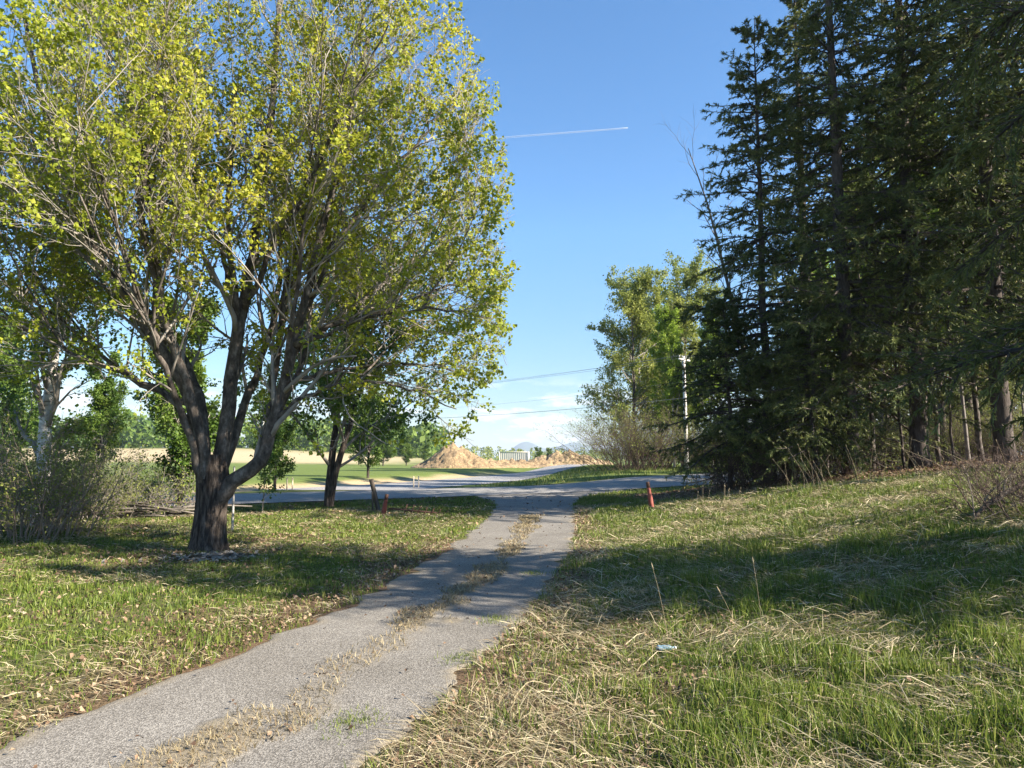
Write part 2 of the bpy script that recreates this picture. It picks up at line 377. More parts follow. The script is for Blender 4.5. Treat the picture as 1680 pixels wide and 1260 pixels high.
# ------------------------------------------------------------------ plant generators
def nrm(v): return v / (np.linalg.norm(v, axis=-1, keepdims=True) + 1e-9)
def spawn(P, Rr, m, tr, ang, L, up=0., n=5, noise=.15, rk=.6, rmin=.003, taper=.3, up2=0., prof=.45, rg=rng, flat=False):
    N, n0, _ = P.shape
    t = (np.arange(m) + rg.random((N, m))) / m; t = tr[0] + (tr[1] - tr[0]) * t
    f = t * (n0 - 1) * .999; i = f.astype(int); wgt = (f - i)[..., None]; a = np.arange(N)[:, None]
    p0, p1 = P[a, i], P[a, i + 1]; pos = p0 + (p1 - p0) * wgt; tan = nrm(p1 - p0)
    r = Rr[a, i] * (1 - wgt[..., 0]) + Rr[a, i + 1] * wgt[..., 0]
    perp = rg.normal(size=tan.shape)
    if flat: perp[..., 2] *= .25
    perp = nrm(np.cross(tan, perp)) if not flat else nrm(perp - (perp * tan).sum(-1, keepdims=True) * tan)
    A = ang * (.65 + .7 * rg.random((N, m)))[..., None]
    d = tan * np.cos(A) + perp * np.sin(A); d[..., 2] += up; d = nrm(d)
    Ln = np.broadcast_to(np.asarray(L, float).reshape(-1, 1) if np.ndim(L) else L, (N, m)) * (.55 + .7 * rg.random((N, m))) * (1 - prof * t)
    pts = [pos]; st = (Ln / (n - 1))[..., None]
    for k in range(n - 1):
        pts.append(pts[-1] + d * st); d = d + rg.normal(size=d.shape) * noise; d[..., 2] += up2; d = nrm(d)
    PP = np.stack(pts, 2).reshape(N * m, n, 3)
    r0 = np.maximum(r * rk, rmin).reshape(-1, 1)
    return PP, r0 * np.linspace(1, taper, n)[None], Ln.ravel()

def leaves(P, m, tr, size, spread=.05, droop=.3, upn=.5, rg=rng, cl=None, wid=.38, asp=.5):
    N, n, _ = P.shape
    t = tr[0] + (tr[1] - tr[0]) * rg.random((N, m)); f = np.clip(t, 0, 1) * (n - 1) * .999; i = f.astype(int); wg = (f - i)[..., None]; a = np.arange(N)[:, None]
    pos = P[a, i] * (1 - wg) + P[a, i + 1] * wg + rg.normal(size=(N, m, 3)) * spread
    tan = nrm(P[:, -1] - P[:, 0])[:, None]
    d = rg.normal(size=(N, m, 3)) * .7 + tan * .5; d[..., 2] -= droop; d = nrm(d).reshape(-1, 3)
    nn = rg.normal(size=d.shape); nn[:, 2] += upn; nn = nrm(nn); s = nrm(np.cross(d, nn)); nn = np.cross(s, d)
    sz = (size * (.6 + .8 * rg.random(len(d))))[:, None]; p = pos.reshape(-1, 3)
    fold = sz * .14 * nn
    V = np.stack([p, p + d * sz * asp + s * sz * wid + fold, p + d * sz - fold * .8, p + d * sz * asp - s * sz * wid + fold], 1)
    b = np.arange(len(p))[:, None] * 4
    T = np.concatenate([b + [0, 1, 2], b + [0, 2, 3]])
    base = np.repeat(rg.random(N) if cl is None else cl, m)
    r = np.clip(base * .55 + rg.random(len(p)) * .45, 0, 1)
    return V.reshape(-1, 3), T, np.repeat(r, 4)

def poly(pts, n=14):
    pts = np.array(pts, float); s = np.linspace(0, 1, len(pts)); u = np.linspace(0, 1, n)
    # smooth (Catmull-Rom) curve through the points
    P = np.vstack([2 * pts[0] - pts[1], pts, 2 * pts[-1] - pts[-2]]); f = u * (len(pts) - 1) * .99999; i = f.astype(int); t = (f - i)[:, None]
    a, b, c, d = P[i], P[i + 1], P[i + 2], P[i + 3]
    return .5 * (2 * b + (c - a) * t + (2 * a - 5 * b + 4 * c - d) * t ** 2 + (3 * b - a - 3 * c + d) * t ** 3)

# ------------------------------------------------------------------ the maple
def build_maple():
    rg = np.random.default_rng(11)
    root = thing('maple_tree', 'large spreading maple with thick dark forked trunk and yellow-green new leaves on the lawn', 'tree', at(345, 12.9))
    # trunk: a fluted, flared surface
    prof = [(-.1, .40), (0, .36), (.15, .325), (.4, .30), (.8, .285), (1.15, .30), (1.4, .26), (1.7, .18)]
    z = np.array([q[0] for q in prof]); zz = np.linspace(-.1, 1.7, 40); rr = np.interp(zz, z, [q[1] for q in prof]) * .84
    a = np.linspace(0, 2 * np.pi, 64, endpoint=False); A, Z = np.meshgrid(a, zz); RR = np.repeat(rr[:, None], 64, 1)
    RR = RR * (1 + (.16 * np.abs(np.sin(2.5 * A + 1)) ** 3 + .06) * np.exp(-np.clip(Z, 0, 9) / .14) + .05 * np.sin(5 * A + 1) * np.exp(-Z / .5) + .05 * np.sin(3 * A + .4 + Z * .5) + .03 * np.sin(7 * A + Z)) + .022 * np.abs(np.sin(13 * A + 1.5 * fbm(A * 2, Z * 1.5, 5))) + .025 * (fbm(A * 6, Z * 3, 8) - .5)
    VX = np.cos(A) * RR + .05 * Z + .03; VY = np.sin(A) * RR
    i = np.arange(39)[:, None] * 64; j = np.arange(64); j2 = (j + 1) % 64
    Qt = np.stack([i + j, i + j2, i + 64 + j2, i + 64 + j], -1).reshape(-1, 4)
    part('trunk', mesh('maple_trunk', np.stack([VX, VY, Z], -1).reshape(-1, 3), Qt, mat=M['bark'], smooth=True), root)
    limbs = [
        ([(-.02, -.05, .95), (-.2, -.1, 2.3), (-.85, -.3, 3.7), (-1.8, -.6, 5.1), (-2.6, -.8, 7), (-3.1, -1, 9.3)], .165),
        ([(-.08, .05, 1.0), (-.3, .3, 2.5), (-1.0, .7, 3.7), (-2.2, 1.3, 4.9), (-3.3, 1.8, 6.5), (-4.1, 2, 8.3)], .14),
        ([(.12, .05, .9), (.22, .1, 2.2), (.42, .2, 4.3), (.6, .3, 6), (.8, .3, 8.5), (.9, .3, 11.3)], .19),
        ([(.02, -.1, 1.1), (-.1, -.35, 2.4), (-.5, -.7, 3.8), (-.75, -1.2, 5.6), (-.7, -1.6, 8), (-.6, -1.8, 10.3)], .12),
        ([(.08, 0, .8), (.42, -.08, 1.22), (.92, -.12, 1.62), (1.2, -.15, 2.4), (1.5, -.2, 3.7), (1.85, -.3, 5), (2.3, -.4, 7), (2.75, -.5, 9.2)], .19),
        ([(1.1, -.13, 2.1), (1.05, .1, 3.0), (1.12, .5, 4.8), (1.4, .9, 7), (1.6, 1.2, 9.8)], .105),
        ([(1.5, -.2, 3.6), (2.1, -.05, 4.0), (2.8, .1, 4.2), (3.7, .3, 4.6), (4.6, .5, 5.0)], .075),
        ([(-.2, -.1, 2.2), (-.9, -.4, 2.9), (-1.9, -.8, 3.3), (-3, -1, 3.9), (-4.4, -1.3, 4.3)], .055),
        ([(.1, .1, 1.2), (.3, .8, 2.6), (.45, 1.9, 4.6), (.3, 2.8, 7.2), (.2, 3.1, 9)], .12),
        ([(-.05, -.15, 1.3), (-.3, -.9, 2.9), (-.5, -2.0, 4.4), (-.6, -3.0, 6.2)], .08),
        ([(1.2, -.15, 2.3), (1.8, -.3, 2.75), (2.7, -.25, 2.95), (3.5, -.1, 2.85), (4.3, 0, 2.5)], .055),
        ([(1.5, -.2, 3.6), (2.6, -.5, 3.95), (3.9, -.8, 4.15), (5.0, -.9, 3.95)], .055),
        ([(1.3, -.2, 2.9), (2.4, .4, 3.3), (3.7, .8, 3.4), (4.9, 1.0, 3.0)], .05),
        ([(.45, .2, 4.2), (1.3, -.5, 5.6), (2.5, -1.3, 7.2), (3.3, -1.7, 8.6)], .07),
        ([(.4, .2, 4.0), (-.3, .9, 5.6), (-1.2, 1.6, 7.5), (-1.7, 2.0, 9.5)], .075),
        ([(1.4, .1, 3.5), (2.2, 1.2, 4.6), (3.2, 2.2, 5.8), (3.9, 2.8, 7.2)], .07),
        ([(-.9, -.3, 3.7), (-.9, -.4, 5.2), (-1.2, -.5, 7.2), (-1.5, -.6, 9.8)], .085),
        ([(-.3, .3, 2.5), (-1.6, .3, 3.1), (-3.0, .3, 4.2), (-4.6, .2, 5.3)], .07),
        ([(1.85, -.3, 5.0), (2.7, -.4, 6.0), (3.5, -.5, 7.0), (4.2, -.5, 7.9)], .06),
    ]
    LP, LR = [], []
    for pts, r0 in limbs:
        P = poly(pts, 22); P[1:] += rg.normal(size=(21, 3)) * .025
        Rr = r0 * .8 * np.linspace(1, .16, 22) ** .85
        Rr[:2] *= 1.12
        LP.append(P); LR.append(Rr)
        mb = MB(); mb.tubes(P, Rr, 12); part('limb', mb.mesh('maple_limb', M['limb_bark'], True), root)
    LP = np.array(LP); LR = np.array(LR)
    E1, F1, _ = spawn(LP, LR, 3, (.3, .68), .42, 4.2, .38, 22, .05, .62, .02, .2, .025, .2, rg)
    k = np.hypot(E1[:, -1, 0], E1[:, -1, 1]) < 5.0; E1, F1 = E1[k], F1[k]
    NL = len(LP); LP = np.concatenate([LP, E1]); LR = np.concatenate([LR, F1])
    P2, R2, L2 = spawn(LP, LR, 12, (.25, 1), .75, 2.5, .16, 7, .13, .5, .009, .3, .04, .35, rg)
    P3, R3, L3 = spawn(P2, R2, 8, (.2, 1), .7, L2 * .5, .1, 5, .16, .5, .0055, .4, .03, .3, rg)
    def inside(P):
        e = P[:, -1]; q = ((e[:, 0] - .1) / 5.35) ** 2 + (e[:, 1] / 5.2) ** 2 + ((e[:, 2] - 5.3) / 8.3) ** 2
        return (q < 1) & (e[:, 2] > 1.7)
    k = inside(P2); P2, R2 = P2[k], R2[k]; k = inside(P3); P3, R3, L3 = P3[k], R3[k], L3[k]
    P4, R4, L4 = spawn(P3, R3, 4, (.3, 1), .65, np.maximum(L3 * .45, .22), .08, 4, .2, .6, .0035, .5, .02, .2, rg)
    k = inside(P4); P4, R4 = P4[k], R4[k]
    mb = MB(); mb.tubes(E1, F1, 7); part('branches', mb.mesh('maple_boughs', M['limb_bark'], True), root)
    mb = MB(); mb.tubes(P2, R2, 5); mb.tubes(P3, R3, 3, False); mb.tubes(P4, R4, 3, False)
    part('twigs', mb.mesh('maple_branches', M['twig'], True), root)
    keep = rg.random(len(P4)) < np.where(P4[:, -1, 2] > 7.5, .43, .58); PL = P4[keep]
    e = PL[:, -1]; cl = np.clip(fbm(e[:, 0] * .7 + 20, e[:, 2] * .7 + e[:, 1], 3) * 1.5 - .3 + .05 * (e[:, 2] - 4), 0, 1)
    V, T, r = leaves(PL, 11, (.4, 1.1), .061, .035, .4, .6, rg, cl, .46, .45)
    part('crown', mesh('maple_leaves', V, None, T, r, M['maple_leaf']), root)
    print('maple twigs', len(P3), len(P4), 'leaves', len(r) // 4)
build_maple()

# ------------------------------------------------------------------ general broadleaf tree
def broadleaf(seed, H, tr, base, spread, nl, leaf, nleaf, lm, bark, ang=.75, twigm='twig', fork=None, crown_narrow=1., keep=.9, m2=8, m3=5, kl=3):
    """returns (trunk mesh, branch mesh, leaf mesh) for a tree H metres tall, crown starting at base"""
    rg = np.random.default_rng(seed)
    trunks = []
    def stem_(x, y, r, h, lean):
        zz = np.linspace(-.15, 1, 16) ; pts = np.stack([x + lean[0] * np.clip(zz, 0, 1) ** 1.3 * h, y + lean[1] * np.clip(zz, 0, 1) ** 1.3 * h, zz * h], 1)
        pts[2:, :2] += np.cumsum(rg.normal(size=(14, 2)) * .02 * h / 8, 0)
        Rr = r * np.linspace(1, .12, 16) ** .9; Rr[0] *= 1.35; Rr[1] *= 1.1; return pts, Rr
    if fork is None: trunks.append(stem_(0, 0, tr, H * .93, (rg.normal() * .03, rg.normal() * .03)))
    else:
        for lx, ly, q in fork: trunks.append(stem_(lx * .2, ly * .2, tr * q, H * (.8 + .15 * q), (lx, ly)))
    TP = np.array([t[0] for t in trunks]); TR = np.array([t[1] for t in trunks])
    mb = MB(); mb.tubes(TP, TR, 10); tm = mb.mesh('tree_trunk', bark, True)
    t0 = base / H
    P1, R1, L1 = spawn(TP, TR, max(3, nl // len(trunks)), (t0, 1), ang, spread, .25, 7, .12, .5, .012, .25, .06, .5, rg)
    P2, R2, L2 = spawn(P1, R1, m2, (.2, 1), .7, np.maximum(L1 * .5, .3), .1, 5, .16, .5, .006, .4, .03, .35, rg)
    P3, R3, L3 = spawn(P2, R2, m3, (.2, 1), .7, np.maximum(L2 * .5, .25), .05, 4, .18, .55, .004, .5, .0, .25, rg)
    mb = MB(); mb.tubes(P1, R1, 6); mb.tubes(P2, R2, 4, False); mb.tubes(P3, R3, 3, False)
    bm_ = mb.mesh('tree_branches', M[twigm], True)
    k = rg.random(len(P3)) < keep; PL = P3[k]; m_ = max(1, nleaf // max(1, len(PL)))
    e = PL[:, -1]; cl = np.clip(fbm(e[:, 0] * .6 + 30, e[:, 2] * .6 + e[:, 1] * .5, seed) * 1.6 - .3, 0, 1)
    V, T, r = leaves(PL, m_, (.2, 1.1), leaf, leaf * .9, .25, .6, rg, cl, .42, .48)
    return tm, bm_, mesh('tree_leaves', V, None, T, r, lm)

def place(name, cat, parts_, label, loc, rz=0, sc=1, group=None, names=('trunk', 'branches', 'crown')):
    r = thing(name, label, cat, loc, rz, group, sc)
    for nme, me in zip(names, parts_):
        if me: part(nme, me, r)
    return r

bl_a = broadleaf(21, 11, .17, 2.0, 4.4, 24, .17, 26000, M['leaf_green'], M['bark'], keep=.9)
bl_b = broadleaf(22, 17.5, .24, 3.0, 6.6, 46, .16, 40000, M['leaf_pale'], M['limb_bark'], .95, m3=5, keep=.8)
bl_c = broadleaf(23, 17, .17, 5.5, 4.6, 32, .15, 30000, M['leaf_fresh'], M['birch_bark'], .7, keep=.75)
bl_d = broadleaf(24, 15, .14, 4.5, 3.4, 26, .16, 20000, M['leaf_fresh'], M['spruce_bark'], .6)

# left side
fk = broadleaf(31, 8.2, .17, 2.2, 5.4, 30, .12, 26000, M['leaf_green'], M['bark'], fork=[(.05, .05, 1.0), (.30, -.06, .85)], keep=.8)
place('forked_tree', 'tree', fk, 'fork-trunked leafy tree by the road behind the red post', at(541, 26), 0)
bi = broadleaf(32, 9.5, .20, 2.2, 2.6, 26, .10, 7000, M['leaf_green'], M['birch_bark'], .7, keep=.6)
place('birch_tree', 'tree', bi, 'white-barked birch with thin foliage rising behind the grey tangled shrub', at(74, 17.5), 0)
for px, d, s, rz, lab in [(303, 22, .55, 1.2, 'dark-trunked leafy tree leaning behind the big maple trunk and brush pile'),
                          (10, 38, .7, 2.2, 'leafy green tree beyond the birch at the photo edge'),
                          (165, 33, .5, 4.0, 'leafy green tree between the birch and the maple trunk, at the field edge'),
                          (605, 50, .62, 5.1, 'wide leafy tree far behind the fork-trunked tree beside the green field'),
                          (455, 36, .52, .4, 'leafy green tree between maple trunk and fork-trunked tree')]:
    place('leafy_tree', 'tree', bl_a, lab, at(px, d), rz, s, 'leafy trees along the field edge')

# ------------------------------------------------------------------ spruces
def spruce(seed, H, Rm, zb, nb, mt, tuft, tl=.17, tw=.035, tr=.24, gap=.0, curve=.85, boughs=()):
    rg = np.random.default_rng(seed)
    zz = np.linspace(-.2, H, 26); P = np.stack([np.cumsum(rg.normal(size=26)) * .02, np.cumsum(rg.normal(size=26)) * .02, zz], 1)
    Rr = np.maximum(tr * (1 - np.clip(zz, 0, H) / H) ** .8, .015); Rr[0] *= 1.35
    mb = MB(); mb.tubes(P, Rr, 10); tm = mb.mesh('spruce_trunk', M['spruce_bark'], True)
    u = np.sort(rg.random(nb) ** .85); z = zb + (H * .985 - zb) * u; wh = .62 * (1 - .55 * u); z = np.round(z / wh) * wh + rg.normal(size=nb) * .05; u = np.clip((z - zb) / (H - zb), 0, .985); z = zb + (H - zb) * u
    az = np.arange(nb) * 2.39996 + rg.normal(size=nb) * .5
    az = az + .0; L = (Rm * ((H - z) / (H - zb)) ** curve * (.6 + .55 * rg.random(nb)) + .12) * (1 - gap * (rg.random(nb) < .25))
    pitch = np.interp(u, [0, .35, .8, 1], [-.12, .0, .25, .75]) + rg.normal(size=nb) * .1
    n = 8; d = np.stack([np.cos(az) * np.cos(pitch), np.sin(az) * np.cos(pitch), np.sin(pitch)], 1)
    x0 = np.interp(z, zz, P[:, 0]); y0 = np.interp(z, zz, P[:, 1]); pts = [np.stack([x0, y0, z], 1)]
    for k in range(n - 1):
        pts.append(pts[-1] + d * (L / (n - 1))[:, None]); f = k / (n - 2)
        d[:, 2] += (-.16 if f < .5 else .13) * (1 - u); d += rg.normal(size=d.shape) * .05; d = nrm(d)
    B = np.stack(pts, 1)
    if boughs: B = np.concatenate([B] + [poly(q, n)[None] for q in boughs for _ in (0, 1)]); L = np.concatenate([L] + [[Rm * 1.3] * 2 for q in boughs])
    BR = np.maximum(.012 + .011 * L, .01)[:, None] * np.linspace(1, .2, n)
    # side twigs, more on long branches
    rep = np.maximum(1, np.round(L / Rm * 3.2)).astype(int); BB = np.repeat(B, rep, 0); BBR = np.repeat(BR, rep, 0); LL = np.repeat(L, rep)
    T1, T1R, TL = spawn(BB, BBR, max(2, mt // 3), (.16, 1.), .85, np.maximum(LL * .30, .22), -.12, 5, .1, .45, .004, .4, -.10, .35, rg, True)
    mb = MB(); mb.tubes(B, BR, 5, False); mb.tubes(T1, T1R, 3, False); bmh = mb.mesh('spruce_branches', M['spruce_bark'], True)
    A = np.concatenate([T1[:, [0, 1, 2, 3, 4]], B[:, [3, 4, 5, 6, 7]]])
    cl = np.clip(fbm(A[:, -1, 0] * .8 + 40, A[:, -1, 2] * .8 + A[:, -1, 1], seed) * 1.5 - .35, 0, 1)
    N = len(A); m_ = tuft; t = .1 + .92 * rg.random((N, m_)); f = np.clip(t, 0, 1) * 3.999; i = f.astype(int); wg = (f - i)[..., None]; a = np.arange(N)[:, None]
    pos = A[a, i] * (1 - wg) + A[a, i + 1] * wg; tan = nrm(A[a, i + 1] - A[a, i])
    dd = tan * .9 + rg.normal(size=tan.shape) * .5; dd[..., 2] -= .12; dd = nrm(dd).reshape(-1, 3); pos = pos.reshape(-1, 3)
    s = nrm(np.cross(dd, rg.normal(size=dd.shape))); ln = (tl * (.6 + .8 * rg.random(len(dd))))[:, None]; ww = (tw * (.7 + .6 * rg.random(len(dd))))[:, None]
    V = np.stack([pos - s * ww * .4, pos + s * ww * .4, pos + dd * ln * .6 + s * ww * .55, pos + dd * ln, pos + dd * ln * .6 - s * ww * .55], 1)
    b = np.arange(len(pos))[:, None] * 5
    r = np.clip(np.repeat(cl, m_) * .6 + rg.random(len(pos)) * .45, 0, 1)
    cm_ = mesh('spruce_needles', V.reshape(-1, 3), b + [0, 1, 2, 4], b + [2, 3, 4], np.repeat(r, 5), M['needle'])
    print('spruce', N, len(pos)); return tm, bmh, cm_
sp_a = spruce(41, 20.5, 4.6, 1.0, 175, 21, 36, .15, .027, .22, .35, .6)     # gappy old spruce
sp_b = spruce(42, 25, 5.2, 2.0, 198, 21, 38, .15, .027, .30)
sp_c = spruce(43, 22, 5.6, 1.0, 188, 21, 38, .14, .027, .28, .1)
sp_n = spruce(44, 13.5, 3.5, 2.4, 170, 28, 60, .085, .013, .24, boughs=[[(0, 0, 2.1), (-1.3, .15, 2.05), (-2.9, .4, 1.85), (-4.2, .6, 1.5)], [(0, 0, 2.4), (-1.2, .5, 2.3), (-2.2, 1.0, 2.3), (-3.0, 1.6, 2.1)], [(0, 0, 5.2), (-1.3, .1, 5.1), (-2.5, .2, 4.8), (-3.4, .3, 4.1)], [(0, 0, 6.2), (-1.4, .2, 6.2), (-2.6, .5, 5.9), (-3.3, .8, 5.4)], [(0, 0, 4.2), (-1.2, .6, 4.1), (-2.2, 1.2, 3.7), (-3.0, 1.8, 3.0)]])
sp_t = spruce(46, 21, 4.8, 3.4, 165, 21, 38, .14, .027, .27, .1, .6)
sp_h = spruce(47, 23, 4.4, 8.5, 120, 20, 26, .18, .034, .27, .1, .6)
sp_y = spruce(45, 7.5, 3.4, .9, 105, 20, 32, .13, .025, .11, .2, .7)

SG = 'dark spruces at the forest edge'
for px, d, me, s, rz, lab in [
    (1262, 24.5, sp_a, .80, .3, 'gappy tall spruce standing against open sky, foremost of the dark spruces toward the road'),
    (1395, 22.5, sp_b, .86, 1.3, 'very tall dense spruce just beside the gappy spruce, top out of frame'),
    (1330, 27.5, sp_c, .92, 2.9, 'broad spruce behind the gap between gappy spruce and tallest dense spruce'),
    (1505, 23, sp_t, 1.05, 4.4, 'tall bare-footed spruce at middle of the forest edge'),
    (1450, 38, sp_b, .85, 5.6, 'dense spruce half hidden behind the bare-footed spruce'),
    (1645, 21.5, sp_t, 1.0, 2.2, 'dense spruce at the forest edge above the grassy bank crest near the photo edge'),
    (1760, 18.8, sp_h, .95, 5.2, 'high-crowned spruce just outside the photo edge beside the crest'),
    (1715, 31, sp_t, 1.0, .9, 'spruce deep behind the bank crest cut by the photo edge'),
    (1590, 40, sp_a, 1.0, 3.6, 'gappy spruce deep in the forest between two dense spruces'),
    (2120, 15.6, sp_h, 1.0, 1.1, 'tall bare-footed spruce standing outside the photo at the bank top'),
    ]:
    place('spruce_tree', 'tree', me, lab, at(px, d), rz, s, SG)
place('spruce_tree', 'tree', sp_n, 'nearest spruce hanging drooping boughs into the upper corner above the bank', (8.7, 7.4, float(gz(8.7, 7.4)) - .1), 0, 1.0, SG)
place('spruce_tree', 'tree', sp_n, 'smaller spruce standing outside the photo, whose shade crosses the bank', (10.6, 4.7, float(gz(10.6, 4.7)) - .1), 2.6, .74, SG)
for px, d, s, rz, lab in [(1195, 23.5, .85, .2, 'low young spruce with boughs sweeping down near the utility pole'),
                          (1340, 21.5, .75, 4.1, 'low young spruce under the tallest dense spruce')]:
    place('young_spruce', 'tree', sp_y, lab, at(px, d), rz, s, 'young spruces under the forest edge')

# broadleaf trees on the right
for px, d, me, s, rz, nm, lab in [
    (1040, 66, bl_b, .93, .4, 'leafy_tree', 'grey-green broadleaf tree at the end of the grove beside the gravel side road'),
    (1118, 72, bl_b, 1.1, 2.4, 'leafy_tree', 'tallest rounded pale green broadleaf tree above the utility pole'),
    (1085, 76, bl_b, 1.03, 4.4, 'leafy_tree', 'pale broadleaf tree between the grove end and tallest rounded tree'),
    (1103, 61, bl_c, .76, .9, 'poplar_tree', 'bright fresh green poplar with white trunk beside the utility pole'),
    (1168, 60, bl_c, .75, 3.0, 'poplar_tree', 'bright green poplar half hidden by spruce boughs behind the utility pole'),
    (1430, 42, bl_d, 1.25, 1.0, 'leafy_tree', 'light green leafy tree glimpsed between two tall spruces'),
    (1545, 33, bl_d, 1.25, 2.0, 'leafy_tree', 'light green leafy tree mixed among spruces over the bank crest'),
    (1650, 35, bl_d, 1.15, 5.0, 'leafy_tree', 'light green leafy tree behind nearest hanging spruce boughs'),
    (1330, 62, bl_b, .8, 1.1, 'leafy_tree', 'broadleaf tree far behind the gappy spruce'),
    (1450, 66, bl_b, .8, 3.1, 'leafy_tree', 'broadleaf tree far behind bare-footed spruce'),
    (1560, 46, bl_b, .75, 5.1, 'leafy_tree', 'broadleaf tree filling the deep wood behind thin trunks'),
    (1660, 52, bl_b, .75, .3, 'leafy_tree', 'broadleaf tree filling the deep wood at the photo edge'),
    (1360, 58, bl_d, 1.2, 3.0, 'leafy_tree', 'light green leafy tree deepest behind the tall spruces'),
    ]:
    place(nm, 'tree', me, lab, at(px, d), rz, s, 'broadleaf trees in the roadside wood')

def bare(seed, H, tr, nl, spread, mat, lean=(0, 0), t0=.3):
    rg = np.random.default_rng(seed); zz = np.linspace(-.1, 1, 14)
    P = np.stack([lean[0] * H * np.clip(zz, 0, 1) ** 1.5, lean[1] * H * np.clip(zz, 0, 1) ** 1.5, zz * H], 1); P[2:, :2] += np.cumsum(rg.normal(size=(12, 2)) * .03, 0)
    Rr = tr * np.linspace(1, .1, 14); Rr[0] *= 1.3
    mb = MB(); mb.tubes(P, Rr, 8); t = mb.mesh('bare_trunk', mat, True)
    P1, R1, L1 = spawn(P[None], Rr[None], nl, (t0, 1), .6, spread, .3, 6, .12, .5, .008, .3, .05, .4, rg)
    P2, R2, L2 = spawn(P1, R1, 6, (.2, 1), .6, np.maximum(L1 * .45, .2), .1, 5, .15, .5, .005, .4, .03, .3, rg)
    mb = MB(); mb.tubes(P1, R1, 5, False); mb.tubes(P2, R2, 3, False); return t, mb.mesh('bare_branches', mat, True)
bt = bare(51, 15, .17, 20, 3.2, M['grey_twig'], (-.19, 0), .3)
place('bare_tree', 'tree', bt, 'leafless tree leaning out from behind gappy spruce toward the sky', at(1252, 27), 0, .85, names=('trunk', 'branches'))
st_v = [bare(61 + k, 7 + k, .055 + .02 * k, 10, 1.1, M[('spruce_bark', 'grey_twig', 'limb_bark')[k]], (.03 * (k - 1), 0), .35) for k in range(3)]
for k, (px, d, lab) in enumerate([
    (1318, 24, 'thin dark forest trunk under the tall dense spruce'), (1352, 30, 'thin pale forest trunk behind dark understorey brush'),
    (1428, 26, 'slim bare forest trunk at the start of bank crest shade'), (1480, 23.5, 'stout dark forest trunk close behind grass crest'),
    (1512, 31, 'slim forest trunk just behind the stout dark one'), (1538, 25, 'leaning slim forest trunk beyond grass crest stalks'),
    (1562, 22.5, 'crooked young forest trunk at the shaded bank top'), (1586, 28, 'slim forest trunk amid brown leaf litter'),
    (1608, 23, 'forked-looking slim forest trunk above the fallen branch'), (1636, 26, 'slim dark forest trunk beyond fallen branch tip'),
    (1660, 22, 'slim forest trunk nearest the photo edge'), (1446, 34, 'thin trunk deep in the wood behind the bare-footed spruce'),
    (1280, 28, 'thin trunk in brush below the gappy spruce'), (1680, 29, 'slim trunk deep in the wood at the photo edge')]):
    place('forest_sapling', 'tree', st_v[k % 3], lab, at(px, d), k * 1.7, .9 + .25 * ((k * 37) % 10) / 10, 'slim bare trunks inside the wood', ('trunk', 'branches'))

# ------------------------------------------------------------------ shrubs
def shrub(seed, w_, h, ns, mat, lm=None, nleaf=0, leaf=.05, m1=8, m2=5, out=.55):
    rg = np.random.default_rng(seed)
    b = rg.normal(size=(ns, 2)) * w_ * .2; d = np.stack([b[:, 0] / w_ * 1.6 + rg.normal(size=ns) * out * .4, b[:, 1] / w_ * 1.6 + rg.normal(size=ns) * out * .4, np.ones(ns)], 1); d = nrm(d)
    L = h * (.6 + .5 * rg.random(ns)); pts = [np.c_[b, np.full(ns, -.08)]]
    for k in range(7):
        pts.append(pts[-1] + d * (L / 7)[:, None]); d += rg.normal(size=d.shape) * .10; d[:, 2] -= .03; d = nrm(d)
    P = np.stack(pts, 1); Rr = (.006 + .006 * h * rg.random(ns))[:, None] * np.linspace(1, .25, 8)
    P1, R1, L1 = spawn(P, Rr, m1, (.2, 1), .7, L * .42, .1, 6, .16, .6, .004, .35, .0, .3, rg)
    P2, R2, L2 = spawn(P1, R1, m2, (.2, 1), .7, np.maximum(L1 * .45, .15), .05, 4, .2, .6, .003, .5, 0, .3, rg)
    for q in (P, P1, P2): q[..., 2] = np.maximum(q[..., 2], .02 - .1 * (np.arange(q.shape[1]) == 0))
    mb = MB(); mb.tubes(P, Rr, 5, False); mb.tubes(P1, R1, 4, False); mb.tubes(P2, R2, 3, False)
    sm_ = mb.mesh('shrub_stems', mat, True); lf = None
    if nleaf:
        V, T, r = leaves(P2, max(1, nleaf // len(P2)), (.2, 1), leaf, leaf, .1, .5, rg); lf = mesh('shrub_leaves', V, None, T, r, lm)
    return sm_, lf
sh_a = shrub(71, 3.4, 2.3, 60, M['red_brown'], M['leaf_pale'], 9000, .045)
sh_b = shrub(72, 3.0, 1.7, 46, M['twig'], M['leaf_pale'], 5000, .045)
sh_c = shrub(73, 6.0, 4.6, 130, M['red_twig'], M['leaf_pale'], 900, .08, 11, 6, .8)
sh_d = shrub(74, 1.8, 1.1, 34, M['red_twig'])
